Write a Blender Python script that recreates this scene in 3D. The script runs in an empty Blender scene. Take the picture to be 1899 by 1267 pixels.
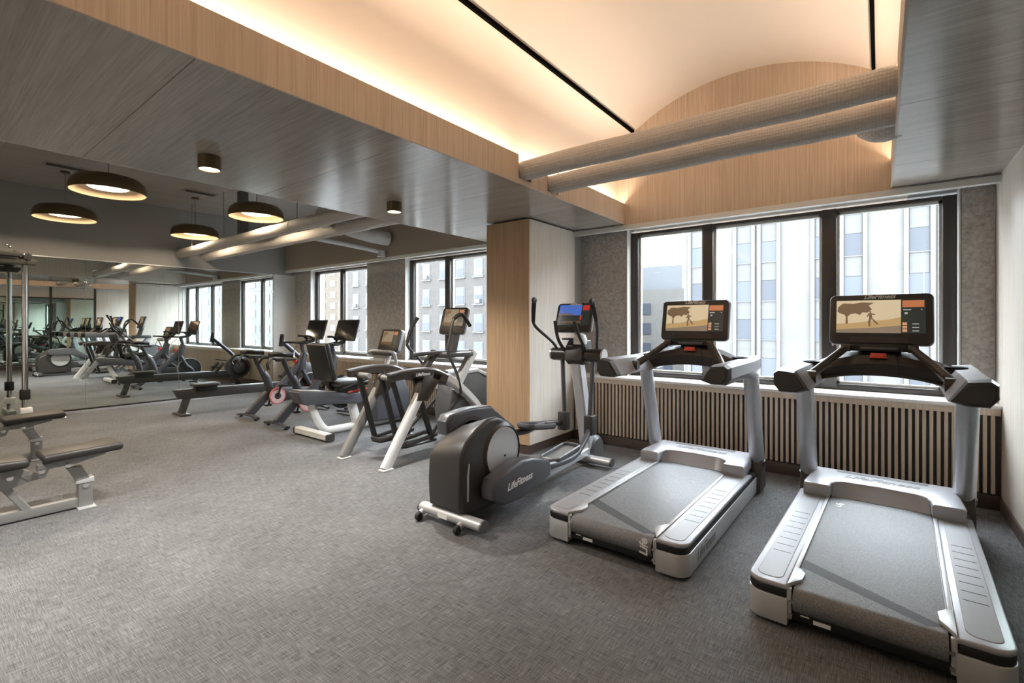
import bpy, bmesh, math, random
from mathutils import Vector, Matrix, Euler
random.seed(7)
R = math.radians
S = bpy.context.scene
COL = S.collection

# ------------------------------------------------------------------ camera
cam_d = bpy.data.cameras.new('camera'); cam = bpy.data.objects.new('camera', cam_d); COL.objects.link(cam)
FPX = 886.0
cam_d.sensor_width = 36.0; cam_d.sensor_fit = 'HORIZONTAL'
cam_d.lens = 36.0 * FPX / 1899.0
cam_d.shift_y = -33.5 / 1899.0
cam_d.clip_start = 0.05; cam_d.clip_end = 600
cam.location = (0, 0, 1.4)
cam.rotation_euler = (R(90), 0, R(37.6076))
S.camera = cam

# ------------------------------------------------------------------ world, sun, exposure
W = bpy.data.worlds.new('overcast_sky'); S.world = W; W.use_nodes = True
bg = W.node_tree.nodes['Background']
bg.inputs['Color'].default_value = (0.86, 0.93, 1.0, 1); bg.inputs['Strength'].default_value = 12.5
sun_d = bpy.data.lights.new('hazy_sun', 'SUN'); sun_d.energy = 0.8; sun_d.angle = R(12); sun_d.color = (1, .97, .92)
sun = bpy.data.objects.new('hazy_sun', sun_d); COL.objects.link(sun)
sun.rotation_euler = (R(52), 0, R(-18)); sun.location = (0, -4, 12)
S.view_settings.view_transform = 'Standard'; S.view_settings.look = 'None'
S.view_settings.gamma = 1.0; S.view_settings.use_curve_mapping = False
S.view_settings.exposure = 0.88
try:
    S.cycles.max_bounces = 12; S.cycles.glossy_bounces = 8; S.cycles.transparent_max_bounces = 16; S.cycles.diffuse_bounces = 5
    S.cycles.sample_clamp_indirect = 8.0
except Exception: pass

WARM = (1.0, .785, .60)
def area(name, loc, rot, sx, sy, power, col=WARM, spread=180):
    l = bpy.data.lights.new(name, 'AREA'); l.shape = 'RECTANGLE'; l.size = sx; l.size_y = sy; l.energy = power; l.color = col
    l.spread = R(spread)
    o = bpy.data.objects.new(name, l); COL.objects.link(o); o.location = loc; o.rotation_euler = rot
    return o
# concealed cove strips on both sides of the raised ceiling (face up, behind the fascias)
area('cove_light', (-2.355, 1.45, 2.712), (R(180), R(15), 0), .035, 7.2, 26)
area('cove_light', (.125, 1.45, 2.712), (R(180), R(-15), 0), .035, 7.2, 26)

# ------------------------------------------------------------------ room numbers
XL, XR = -9.97, .72            # mirror wall, right wall
YB, YF = 5.09, -2.3            # header face of window wall, wall behind camera
XB0, XB1, XC = -4.31, -2.30, .07   # low beam left/right edges, right soffit edge
ZS, ZV, ZL = 2.53, 3.45, 3.45

# ------------------------------------------------------------------ materials
MATS = {}
def nt(name):
    m = bpy.data.materials.new(name); m.use_nodes = True; MATS[name] = m
    n = m.node_tree.nodes; return m, n, m.node_tree.links, n['Principled BSDF']
def plain(name, c, rough=.5, metal=0, spec=.5, bump=0, bscale=200, coat=0):
    m, n, l, p = nt(name)
    p.inputs['Base Color'].default_value = (*c, 1); p.inputs['Roughness'].default_value = rough
    p.inputs['Metallic'].default_value = metal; p.inputs['Specular IOR Level'].default_value = spec
    if coat: p.inputs['Coat Weight'].default_value = coat; p.inputs['Coat Roughness'].default_value = .15
    t = n.new('ShaderNodeTexCoord'); no = n.new('ShaderNodeTexNoise'); no.inputs['Scale'].default_value = bscale
    l.new(t.outputs['Object'], no.inputs['Vector'])
    # slight natural roughness variation
    mr = n.new('ShaderNodeMapRange'); mr.inputs['To Min'].default_value = max(.02, rough - .012); mr.inputs['To Max'].default_value = min(1, rough + .012)
    l.new(no.outputs['Fac'], mr.inputs['Value']); l.new(mr.outputs['Result'], p.inputs['Roughness'])
    if bump:
        b = n.new('ShaderNodeBump'); b.inputs['Strength'].default_value = bump; b.inputs['Distance'].default_value = .002
        l.new(no.outputs['Fac'], b.inputs['Height']); l.new(b.outputs['Normal'], p.inputs['Normal'])
    return m
def emis(name, c, s):
    m, n, l, p = nt(name)
    p.inputs['Base Color'].default_value = (*[x * .3 for x in c], 1); p.inputs['Emission Color'].default_value = (*c, 1); p.inputs['Emission Strength'].default_value = s
    p.inputs['Roughness'].default_value = .2
    return m
def ramp(n, stops):
    r = n.new('ShaderNodeValToRGB'); e = r.color_ramp.elements
    e[0].position, e[0].color = stops[0][0], (*stops[0][1], 1); e[1].position, e[1].color = stops[-1][0], (*stops[-1][1], 1)
    for p_, c in stops[1:-1]:
        k = e.new(p_); k.color = (*c, 1)
    return r
def veneer(name, dark, light, axis, rough=.4, spec=.5, sc=1.0, bump=.12):
    # fine straight-grain veneer; grain runs along axis 0/1/2 in object space (= world here)
    m, n, l, p = nt(name)
    t = n.new('ShaderNodeTexCoord'); mp = n.new('ShaderNodeMapping')
    s = [95 * sc, 95 * sc, 95 * sc]; s[axis] = 2.2 * sc
    mp.inputs['Scale'].default_value = s
    a = n.new('ShaderNodeTexNoise'); a.inputs['Scale'].default_value = 1; a.inputs['Detail'].default_value = 5; a.inputs['Roughness'].default_value = .65
    mp2 = n.new('ShaderNodeMapping'); s2 = [7, 7, 7]; s2[axis] = .5; mp2.inputs['Scale'].default_value = s2
    b = n.new('ShaderNodeTexNoise'); b.inputs['Scale'].default_value = 1; b.inputs['Detail'].default_value = 2
    l.new(t.outputs['Object'], mp.inputs['Vector']); l.new(t.outputs['Object'], mp2.inputs['Vector'])
    l.new(mp.outputs['Vector'], a.inputs['Vector']); l.new(mp2.outputs['Vector'], b.inputs['Vector'])
    mx = n.new('ShaderNodeMix'); mx.data_type = 'FLOAT'; mx.inputs[0].default_value = .22
    l.new(a.outputs['Fac'], mx.inputs[2]); l.new(b.outputs['Fac'], mx.inputs[3])
    r = ramp(n, [(.34, dark), (.66, light)]); l.new(mx.outputs[0], r.inputs['Fac']); l.new(r.outputs['Color'], p.inputs['Base Color'])
    p.inputs['Roughness'].default_value = rough; p.inputs['Specular IOR Level'].default_value = spec
    bu = n.new('ShaderNodeBump'); bu.inputs['Strength'].default_value = bump; bu.inputs['Distance'].default_value = .001
    l.new(a.outputs['Fac'], bu.inputs['Height']); l.new(bu.outputs['Normal'], p.inputs['Normal'])
    return m
def woven(name, dark, mid, light, k=1.0, rough=.9, bump=.35, spec=.2, big_mix=.14):
    m, n, l, p = nt(name)
    t = n.new('ShaderNodeTexCoord'); outs = []
    for sc in ((9, 230, 9), (230, 9, 230)):
        mp = n.new('ShaderNodeMapping'); mp.inputs['Scale'].default_value = [q * k for q in sc]
        a = n.new('ShaderNodeTexNoise'); a.inputs['Scale'].default_value = 1; a.inputs['Detail'].default_value = 3; a.inputs['Roughness'].default_value = .6
        l.new(t.outputs['Object'], mp.inputs['Vector']); l.new(mp.outputs['Vector'], a.inputs['Vector']); outs.append(a)
    mx = n.new('ShaderNodeMix'); mx.data_type = 'FLOAT'; mx.inputs[0].default_value = .5
    l.new(outs[0].outputs['Fac'], mx.inputs[2]); l.new(outs[1].outputs['Fac'], mx.inputs[3])
    big = n.new('ShaderNodeTexNoise'); big.inputs['Scale'].default_value = 1.3 * k; big.inputs['Detail'].default_value = 3
    l.new(t.outputs['Object'], big.inputs['Vector'])
    m2 = n.new('ShaderNodeMix'); m2.data_type = 'FLOAT'; m2.inputs[0].default_value = big_mix
    l.new(mx.outputs[0], m2.inputs[2]); l.new(big.outputs['Fac'], m2.inputs[3])
    r = ramp(n, [(.36, dark), (.5, mid), (.64, light)]); l.new(m2.outputs[0], r.inputs['Fac']); l.new(r.outputs['Color'], p.inputs['Base Color'])
    p.inputs['Roughness'].default_value = rough; p.inputs['Specular IOR Level'].default_value = spec
    b = n.new('ShaderNodeBump'); b.inputs['Strength'].default_value = bump; b.inputs['Distance'].default_value = .002
    l.new(mx.outputs[0], b.inputs['Height']); l.new(b.outputs['Normal'], p.inputs['Normal'])
    return m
woven('carpet', (.036, .036, .037), (.122, .122, .124), (.25, .251, .254), k=1.25, spec=.3, rough=.8)
veneer('veneer_v', (.54, .485, .42), (.70, .64, .57), 2)  # paler tone stands in for daylight on the column side; right wall shares it
veneer('veneer_x', (.25, .218, .185), (.39, .35, .305), 0, rough=.21, spec=.5, bump=.01); MATS['veneer_x'].node_tree.nodes['Principled BSDF'].inputs['IOR'].default_value = 2.1
veneer('veneer_fascia', (.42, .325, .238), (.60, .485, .375), 2)
veneer('veneer_warm_lit', (.37, .235, .13), (.53, .365, .225), 2)  # column front: local warm light put into the veneer colour
veneer('slat_wood', (.52, .42, .32), (.70, .585, .465), 2, rough=.5)
veneer('left_ceiling', (.26, .24, .215), (.39, .365, .33), 1, rough=.5)
plain('baseboard', (.075, .052, .042), .45)
plain('slat_gap', (.045, .036, .03), .6)
plain('sill_white', (.80, .79, .77), .35)
plain('trim_white', (.62, .62, .60), .4)
plain('frame_bronze', (.045, .038, .034), .35)
plain('frame_dark', (.018, .016, .015), .4)
woven('fabric', (.25, .234, .217), (.385, .363, .34), (.52, .495, .468), k=4, big_mix=.03)
plain('wall_grey', (.27, .265, .258), .8, bump=.05)
plain('wall_light', (.58, .57, .55), .7)
plain('plaster', (.80, .72, .63), .85, bump=.12, bscale=40)
plain('slot_black', (.0012, .0012, .0012), .9, spec=.05)
plain('silver', (.50, .50, .51), .40, metal=.35)
plain('insert_grey', (.28, .28, .29), .45, metal=.1)
plain('silver_light', (.55, .55, .56), .32, metal=.35)
plain('rail_silver', (.355, .355, .38), .38, metal=.25)
plain('alu', (.52, .53, .56), .33, metal=.6)
plain('chrome', (.80, .79, .78), .1, metal=1)
plain('plastic_dark', (.042, .039, .038), .38)
plain('plastic_brown', (.036, .029, .024), .34)
plain('plastic_black', (.012, .012, .012), .42)
plain('plastic_grey', (.10, .10, .105), .4)
plain('plastic_slate', (.085, .087, .10), .36)
plain('rubber', (.02, .02, .02), .75, bump=.2)
m, n, l, p = nt('belt'); t = n.new('ShaderNodeTexCoord'); a = n.new('ShaderNodeTexNoise'); a.inputs['Scale'].default_value = 240; a.inputs['Detail'].default_value = 4
l.new(t.outputs['Object'], a.inputs['Vector']); r_ = ramp(n, [(.35, (.10, .10, .105)), (.65, (.235, .235, .245))]); l.new(a.outputs['Fac'], r_.inputs['Fac']); l.new(r_.outputs['Color'], p.inputs['Base Color'])
p.inputs['Roughness'].default_value = .56; p.inputs['Specular IOR Level'].default_value = .5
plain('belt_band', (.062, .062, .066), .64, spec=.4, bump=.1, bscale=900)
plain('white_paint', (.72, .72, .71), .35)
plain('frame_silver_matte', (.25, .25, .245), .45, metal=.3)
plain('vinyl', (.026, .023, .021), .42, bump=.12, bscale=700)
plain('red', (.55, .03, .02), .35)
plain('red_key', (.75, .09, .05), .4)
plain('bike_grey', (.062, .062, .074), .4, metal=.2)
plain('pink_red', (.80, .22, .22), .4)
plain('pale_pink', (.72, .50, .50), .3)
plain('logo_white', (.80, .80, .80), .4)
plain('logo_grey', (.22, .22, .23), .4)
plain('bronze', (.15, .105, .055), .34, metal=.6)
plain('pendant_inner', (.60, .45, .29), .6)
plain('label_white', (.85, .85, .83), .5)
plain('vent_grey', (.16, .15, .14), .6)
plain('duct_grey', (.45, .445, .43), .7, bump=.15, bscale=60)
plain('duct_dark', (.09, .088, .085), .6)
plain('felt_wall', (.36, .30, .245), .9, bump=.1, bscale=300)
plain('steel_rod', (.3, .3, .3), .4, metal=.8)
emis('lamp_disc', (1.0, .86, .66), 2.8)
emis('down_lens', (1.0, .80, .55), 5.0)
# insulated pipe wrap: woven honeycomb relief
m, n, l, p = nt('pipe_wrap'); t = n.new('ShaderNodeTexCoord'); vo = n.new('ShaderNodeTexVoronoi'); vo.inputs['Scale'].default_value = 62
mp = n.new('ShaderNodeMapping'); mp.inputs['Scale'].default_value = (1, .8, .8); l.new(t.outputs['Object'], mp.inputs['Vector']); l.new(mp.outputs['Vector'], vo.inputs['Vector'])
vo.inputs['Randomness'].default_value = .25
r_ = ramp(n, [(.0, (.60, .565, .52)), (1, (.40, .37, .34))]); l.new(vo.outputs['Distance'], r_.inputs['Fac']); l.new(r_.outputs['Color'], p.inputs['Base Color'])
b_ = n.new('ShaderNodeBump'); b_.invert = True; b_.inputs['Strength'].default_value = .9; b_.inputs['Distance'].default_value = .006
l.new(vo.outputs['Distance'], b_.inputs['Height']); l.new(b_.outputs['Normal'], p.inputs['Normal']); p.inputs['Roughness'].default_value = .75
# mirror and glass
m, n, l, p = nt('mirror'); p.inputs['Base Color'].default_value = (.80, .845, .82, 1); p.inputs['Metallic'].default_value = 1; p.inputs['Roughness'].default_value = .0
m, n, l, p = nt('mirror_green'); p.inputs['Base Color'].default_value = (.62, .74, .68, 1); p.inputs['Metallic'].default_value = 1; p.inputs['Roughness'].default_value = .0
m, n, l, p = nt('glass'); n.remove(p); tr = n.new('ShaderNodeBsdfTransparent'); tr.inputs['Color'].default_value = (.96, .975, .975, 1)
gl = n.new('ShaderNodeBsdfGlossy'); gl.inputs['Roughness'].default_value = .0; lw = n.new('ShaderNodeLayerWeight'); lw.inputs['Blend'].default_value = .5
pw = n.new('ShaderNodeMath'); pw.operation = 'POWER'; pw.inputs[1].default_value = 4.5; ad = n.new('ShaderNodeMath'); ad.operation = 'MULTIPLY_ADD'; ad.inputs[1].default_value = .6; ad.inputs[2].default_value = .03
l.new(lw.outputs['Facing'], pw.inputs[0]); l.new(pw.outputs[0], ad.inputs[0])
ms = n.new('ShaderNodeMixShader'); l.new(ad.outputs[0], ms.inputs['Fac']); l.new(tr.outputs[0], ms.inputs[1]); l.new(gl.outputs[0], ms.inputs[2]); l.new(ms.outputs[0], n['Material Output'].inputs['Surface'])
# outdoor facades
def facade(name, c1, c2, scale):
    m, n, l, p = nt(name); t = n.new('ShaderNodeTexCoord'); a = n.new('ShaderNodeTexNoise'); a.inputs['Scale'].default_value = scale; a.inputs['Detail'].default_value = 6
    l.new(t.outputs['Object'], a.inputs['Vector']); r = ramp(n, [(.3, c1), (.7, c2)]); l.new(a.outputs['Fac'], r.inputs['Fac']); l.new(r.outputs['Color'], p.inputs['Base Color']); p.inputs['Roughness'].default_value = .9
facade('stone_white', (0.0512, 0.0493, 0.0463), (0.0602, 0.0583, 0.0549), 0.6)
facade('panel_white', (0.0467, 0.0467, 0.0459), (0.0534, 0.0534, 0.0527), 0.5)
facade('brick_brown', (0.0202, 0.0176, 0.0160), (0.0302, 0.0260, 0.0235), 1.6)
facade('brick_tan', (0.0386, 0.0286, 0.0193), (0.0479, 0.0365, 0.0256), 1.2)
facade('brick_hazy', (0.0640, 0.0612, 0.0574), (0.0753, 0.0724, 0.0687), 0.8)  # distance haze painted into the brick colour
facade('roof_blue', (0.0677, 0.0734, 0.0818), (0.0753, 0.0809, 0.0885), 0.3)  # blue-grey roof, lightened to paint in the haze
facade('street', (0.0865, 0.0865, 0.0865), (0.1110, 0.1110, 0.1110), .4)
plain('window_blue', (0.0358, 0.0405, 0.0517), .3, spec=.2)
plain('window_dim', (0.0254, 0.0282, 0.0348), .3, spec=.2)
plain('window_pale', (0.0527, 0.0564, 0.0602), .3, spec=.2)

# ------------------------------------------------------------------ mesh helpers
def put(bm, t, M=None):
    if M is not None: bmesh.ops.transform(t, matrix=M, verts=t.verts)
    mp = {}
    for v in t.verts: mp[v] = bm.verts.new(v.co)
    for f in t.faces:
        try: bm.faces.new([mp[v] for v in f.verts])
        except ValueError: pass
    t.free()
def T(loc=(0, 0, 0), rot=(0, 0, 0), sc=(1, 1, 1)):
    return Matrix.Translation(loc) @ Euler(rot).to_matrix().to_4x4() @ Matrix.Diagonal((*sc, 1))
def box(bm, lo, hi, bev=0, seg=2, M=None):
    t = bmesh.new(); bmesh.ops.create_cube(t, size=1)
    c = [(a + b) / 2 for a, b in zip(lo, hi)]; s = [abs(b - a) for a, b in zip(lo, hi)]
    bmesh.ops.transform(t, matrix=T(c, (0, 0, 0), s), verts=t.verts)
    if bev: bmesh.ops.bevel(t, geom=t.edges[:], offset=min(bev, min(s) * .49), segments=seg, affect='EDGES', profile=.5)
    put(bm, t, M); return bm
def prism(bm, poly, axis, lo, hi, bev=0, seg=2, M=None):
    # poly: 2D points in the two remaining axes (order y,z / x,z / x,y)
    t = bmesh.new()
    def P3(a, b, w):
        return {0: (w, a, b), 1: (a, w, b), 2: (a, b, w)}[axis]
    A = [t.verts.new(P3(a, b, lo)) for a, b in poly]; B = [t.verts.new(P3(a, b, hi)) for a, b in poly]
    t.faces.new(A); t.faces.new(B[::-1]); N = len(poly)
    for i in range(N): t.faces.new((A[i], B[i], B[(i + 1) % N], A[(i + 1) % N]))
    bmesh.ops.recalc_face_normals(t, faces=t.faces)
    if bev:
        es = [e for e in t.edges if (e.verts[0] in A) == (e.verts[1] in A)]
        bmesh.ops.bevel(t, geom=es, offset=bev, segments=seg, affect='EDGES', profile=.5, clamp_overlap=True)
    put(bm, t, M); return bm
def smooth_path(pts, n=5):
    P = [Vector(p) for p in pts]
    if len(P) < 3: return P
    out = []
    for i in range(len(P) - 1):
        p0 = P[max(i - 1, 0)]; p1 = P[i]; p2 = P[i + 1]; p3 = P[min(i + 2, len(P) - 1)]
        for k in range(n):
            u = k / n
            out.append(.5 * ((2 * p1) + (-p0 + p2) * u + (2 * p0 - 5 * p1 + 4 * p2 - p3) * u * u + (-p0 + 3 * p1 - 3 * p2 + p3) * u ** 3))
    out.append(P[-1]); return out
def tube(bm, pts, r, seg=10, sm=0, flat=1.0, up=(0, 0, 1), square=False, cap=True):
    # sweep; r is a number or a list along pts; flat scales the section along the "up" side; square gives a boxy section
    P = smooth_path(pts, sm) if sm else [Vector(p) for p in pts]
    n = len(P)
    def rad(i):
        if isinstance(r, (int, float)): return r
        u = i / (n - 1) * (len(r) - 1); k = min(int(u), len(r) - 2); return r[k] + (r[k + 1] - r[k]) * (u - k)
    rings = []; prev = None
    for i in range(n):
        d = (P[min(i + 1, n - 1)] - P[max(i - 1, 0)]).normalized()
        u = Vector(up) if prev is None else prev
        a = d.cross(u)
        if a.length < 1e-4: a = d.cross(Vector((1, 0, 0)))
        a.normalize(); b = a.cross(d).normalized(); prev = b
        rr = rad(i); ring = []
        if square:
            q = .72
            for cx, cy in ((-1, -q), (-q, -1), (q, -1), (1, -q), (1, q), (q, 1), (-q, 1), (-1, q)):
                ring.append(bm.verts.new(P[i] + a * rr * cx + b * rr * flat * cy))
        else:
            for k in range(seg):
                th = 2 * math.pi * k / seg
                ring.append(bm.verts.new(P[i] + a * rr * math.cos(th) + b * rr * flat * math.sin(th)))
        rings.append(ring)
    for i in range(n - 1):
        A, B = rings[i], rings[i + 1]; m_ = len(A)
        for k in range(m_): bm.faces.new((A[k], A[(k + 1) % m_], B[(k + 1) % m_], B[k]))
    if cap:
        bm.faces.new(rings[0][::-1]); bm.faces.new(rings[-1])
    return bm
def lathe(bm, prof, axis=2, seg=24, c=(0, 0, 0), M=None, closed=False):
    # prof: (radius, height) pairs
    t = bmesh.new(); rings = []
    for r, hh in prof:
        ring = []
        for k in range(seg):
            th = 2 * math.pi * k / seg; x, y = r * math.cos(th), r * math.sin(th)
            ring.append(t.verts.new({0: (hh, x, y), 1: (x, hh, y), 2: (x, y, hh)}[axis]))
        rings.append(ring)
    for i in range(len(rings) - 1):
        for k in range(seg): t.faces.new((rings[i][k], rings[i][(k + 1) % seg], rings[i + 1][(k + 1) % seg], rings[i + 1][k]))
    if not closed:
        if prof[0][0] > 1e-6: t.faces.new(rings[0])
        if prof[-1][0] > 1e-6: t.faces.new(rings[-1])
    bmesh.ops.remove_doubles(t, verts=t.verts, dist=1e-6)
    bmesh.ops.recalc_face_normals(t, faces=t.faces)
    put(bm, t, T(c) if M is None else M); return bm
def quad(bm, pts): bm.faces.new([bm.verts.new(p) for p in pts]); return bm
def mesh(name, bm, mat, ang=38):
    bmesh.ops.recalc_face_normals(bm, faces=bm.faces)
    me = bpy.data.meshes.new(name); bm.to_mesh(me); bm.free()
    me.materials.append(MATS[mat])
    if ang:
        for f in me.polygons: f.use_smooth = True
        me.set_sharp_from_angle(angle=R(ang))
    return me
def obj(name, bm, mat, parent=None, ang=38, label=None):
    o = bpy.data.objects.new(name, mesh(name, bm, mat, ang)); COL.objects.link(o)
    if parent is not None: o.parent = parent
    if label: o['label'] = label
    return o
def inst(name, me, parent, loc=(0, 0, 0), rot=(0, 0, 0)):
    o = bpy.data.objects.new(name, me); COL.objects.link(o); o.parent = parent; o.location = loc; o.rotation_euler = rot; return o
def tag(o, label, cat, group=None, kind=None):
    o['label'] = label; o['category'] = cat
    if group: o['group'] = group
    if kind: o['kind'] = kind
    return o
def thing(name, label, cat, loc=(0, 0, 0), rz=0, group=None, kind=None):
    o = bpy.data.objects.new(name, None); COL.objects.link(o); o.location = loc; o.rotation_euler = (0, 0, rz); o.empty_display_size = .2
    return tag(o, label, cat, group, kind)
def copy_tree(o, parent=None):
    c = o.copy(); COL.objects.link(c); c.parent = parent
    for ch in list(o.children): copy_tree(ch, c)
    return c
NB = bmesh.new
def text(name, s, size, mat, parent, M, shear=.25, ext=.0008, bold=1.8):
    cu = bpy.data.curves.new('t', 'FONT'); cu.body = s; cu.size = size; cu.shear = shear; cu.extrude = ext; cu.align_x = 'CENTER'; cu.align_y = 'CENTER'
    cu.offset = size * .012 * bold
    to = bpy.data.objects.new('t', cu); COL.objects.link(to)
    me = bpy.data.meshes.new_from_object(to.evaluated_get(bpy.context.evaluated_depsgraph_get()))
    bpy.data.objects.remove(to); bpy.data.curves.remove(cu)
    me.name = name; me.materials.clear(); me.materials.append(MATS[mat]); me.transform(M)
    o = bpy.data.objects.new(name, me); COL.objects.link(o); o.parent = parent; return o

# ================================================================== ROOM
def structure(name, label, cat='wall', loc=(0, 0, 0)):
    return thing(name, label, cat, loc, 0, None, 'structure')
def sbox(name, lo, hi, mat, parent=None, label=None, cat=None, bev=0):
    o = obj(name, box(NB(), lo, hi, bev), mat, parent)
    if parent is None: tag(o, label, cat, None, 'structure')
    return o
sbox('floor', (XL - .1, YF - .1, -.1), (XR + .1, 5.6, 0), 'carpet', None, 'grey woven-look carpet floor of the gym', 'floor')

# ---- window wall
wb = structure('wall_back', 'window wall with fabric panels between the windows')
YP, YW, YO = 5.27, 5.37, 5.56            # fabric face, window frame front, outer face
PIERS = [(XL, -9.30, 1), (-7.22, -6.33, 1), (-3.54, -2.36, 0), (.515, XR, 1)]
sbox('lower_wall', (XL, 5.12, 0), (XR, YO, .745), 'wall_light', wb)
for a, b, f in PIERS:
    sbox('pier', (a, YP + .012, .745), (b, YO, 2.50), 'wall_light', wb)
FAB = [(XL + .05, -9.30), (-7.39, -6.33), (-2.955, -2.36), (.515, XR - .003)]
for a, b in FAB: sbox('fabric_panel', (a + .006, YP, .80), (b - .006, YP + .012, 2.495), 'fabric', wb)
sbox('header_wall', (XL, YB, 2.50), (XB0, YO, 3.6), 'felt_wall', wb)
sbox('header_infill', (XB0, YB, 2.50), (XB1 - .12, YO, 3.6), 'wall_grey', wb)
sbox('end_panel', (XB1 - .12, YB, 2.50), (XC + .12, YO, 4.15), 'veneer_fascia', wb, 'straight-grained wood panel under the vault end')
sbox('header_infill', (XC + .12, YB, 2.50), (XR, YO, 3.6), 'wall_grey', wb)
sbox('grey_return', (-2.968, YB + .002, .77), (-2.953, YP + .01, 2.50), 'wall_grey', wb)
o = sbox('trim_1', (XL, YB - .018, 2.465), (XR, YB + .05, 2.515), 'trim_white', None, 'thin off-white trim strip running above all the windows', 'trim')
# wood column
cl = structure('column', 'square wood-veneered column between the two halves of the gym', 'column')
sbox('front_panel', (-3.545, 4.13, .10), (-2.955, 4.15, 2.515), 'veneer_warm_lit', cl)
sbox('side_panel', (-2.975, 4.15, .10), (-2.955, 5.10, 2.515), 'veneer_v', cl)
sbox('side_panel', (-3.545, 4.15, .10), (-3.525, 5.40, 2.515), 'veneer_v', cl)
sbox('core', (-3.52, 4.155, .0), (-2.98, 5.5, 2.5), 'slot_black', cl)
sbox('base', (-3.535, 4.14, 0), (-2.965, 5.1, .10), 'baseboard', cl)

# ---- slatted radiator covers with white sill
slat_me = mesh('slat', box(NB(), (-.0115, 0, .115), (.0115, .022, .705), .002, 1), 'slat_wood')
def cover(a, b, label):
    t = thing('radiator_cover', label, 'radiator cover', ((a + b) / 2, 5.05, 0)); k = (b - a) / 2
    obj('back_board', box(NB(), (-k, .022, .0), (k, .068, .725)), 'slat_gap', t)
    obj('apron', box(NB(), (-k, -.004, .705), (k, .05, .757), .003), 'slat_wood', t)
    obj('plinth', box(NB(), (-k, -.012, 0), (k, .02, .104), .003), 'baseboard', t, label='dark brown plinth')
    n = int((b - a - .03) / .0437); x0 = -(n - 1) * .0437 / 2
    for i in range(n): inst('slat', slat_me, t, (x0 + i * .0437, 0, 0))
    return t
cover(-2.952, XR - .004, 'slatted wood radiator cover behind the two treadmills')
cover(XL + .004, -3.56, 'slatted wood radiator cover behind the bikes, left of the column')
for a, b, lb in ((-2.95, XR - .002, 'white window sill above the slats behind the treadmills'), (XL + .002, -3.55, 'white window sill along the far windows by the bikes')):
    o = obj('trim_2', box(NB(), (a, 5.035, .757), (b, 5.56, .785), .004), 'sill_white'); tag(o, lb, 'sill', None, 'structure')

# ---- windows
handle_bm = NB(); box(handle_bm, (-.008, -.03, -.09), (.008, -.018, .09), .004); box(handle_bm, (-.006, -.02, -.085), (.006, 0, -.07)); box(handle_bm, (-.006, -.02, .07), (.006, 0, .085))
handle_me = mesh('handle', handle_bm, 'chrome')
ZB, ZT = .785, 2.47
def window(name, a, b, mulls, label):
    t = structure(name, label, 'window', ((a + b) / 2, YW, 0)); c = (a + b) / 2; A, B = a - c, b - c
    fw = .10
    for lo, hi in (((A, 0, ZB), (A + fw, .09, ZT)), ((B - fw, 0, ZB), (B, .09, ZT)), ((A + fw, 0, ZB), (B - fw, .09, ZB + .055)), ((A + fw, 0, ZT - .035), (B - fw, .09, ZT))):
        obj('frame', box(NB(), lo, hi, .006), 'frame_bronze', t)
    edges = [A + fw] + sum([[m0 - c, m1 - c] for m0, m1 in mulls], []) + [B - fw]
    for m0, m1 in mulls: obj('mullion', box(NB(), (m0 - c, -.015, ZB + .0), (m1 - c, .09, ZT), .006), 'frame_bronze', t)
    for i in range(0, len(edges), 2):
        e0, e1 = edges[i], edges[i + 1]
        s = NB()
        for lo, hi in (((e0, .035, ZB + .055), (e0 + .022, .075, ZT - .035)), ((e1 - .022, .035, ZB + .055), (e1, .075, ZT - .035)), ((e0, .035, ZB + .055), (e1, .075, ZB + .077)), ((e0, .035, ZT - .057), (e1, .075, ZT - .035))): box(s, lo, hi)
        obj('sash', s, 'trim_white', t)
        obj('pane', box(NB(), (e0 + .01, .052, ZB + .065), (e1 - .01, .058, ZT - .045)), 'glass', t, 0)
    for q, e in ((A, 1), (B, -1)):
        if name == 'window_3' and e < 0: continue
        obj('casing', box(NB(), (q - (0 if e > 0 else .012), -.105, ZB), (q + (.012 if e > 0 else 0), -.002, ZT + .028)), 'trim_white', t)
    for m0, m1 in mulls[-1:]: inst('handle', handle_me, t, ((m0 + m1) / 2 - c + .03, -.015, 1.28))
    return t
window('window_1', -2.36, .515, [(-1.52, -1.415), (-.437, -.32)], 'three-pane dark-framed window behind the treadmills')
window('window_2', -6.33, -3.546, [(-5.47, -5.36), (-4.38, -4.27)], 'dark-framed window just left of the wood column')
window('window_3', -9.30, -7.22, [(-8.37, -8.28)], 'far two-pane window behind the spin bikes')

# ---- left wall with mirrors
wl = structure('wall_left', 'far end wall, grey above the mirrors')
sbox('wall_face', (XL - .12, YF, 0), (XL - .012, YO, 3.6), 'wall_grey', wl)
sbox('upper_face', (XL - .012, YF, 2.42), (XL, 5.2, ZL), 'wall_grey', wl)
sbox('corner_face', (XL - .012, 4.83, 0), (XL, YP + .02, 2.42), 'wall_light', wl)
mw = thing('wall_mirror', 'wall of large mirror panels on the far end wall', 'mirror', (XL, 1.2, 0))
ys = [-2.18, -.65, .61, 1.875, 3.145, 4.82]
for i in range(len(ys) - 1):
    obj('mirror_panel', box(NB(), (-.011, ys[i] - 1.2 + .003, .06), (-.003, ys[i + 1] - 1.2 - .003, 2.052)), 'mirror', mw, 0)
    obj('mirror_panel', box(NB(), (-.011, ys[i] - 1.2 + .0015, 2.055), (-.003, ys[i + 1] - 1.2 - .0015, 2.405)), 'mirror', mw, 0)
    obj('clip', box(NB(), (-.006, ys[i + 1] - 1.2 - .02, 2.04), (.002, ys[i + 1] - 1.2 + .02, 2.066), .002), 'chrome', mw)
obj('edge_channel', box(NB(), (-.011, ys[0] - 1.2, 2.405), (.004, ys[-1] - 1.2, 2.418)), 'alu', mw)
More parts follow.
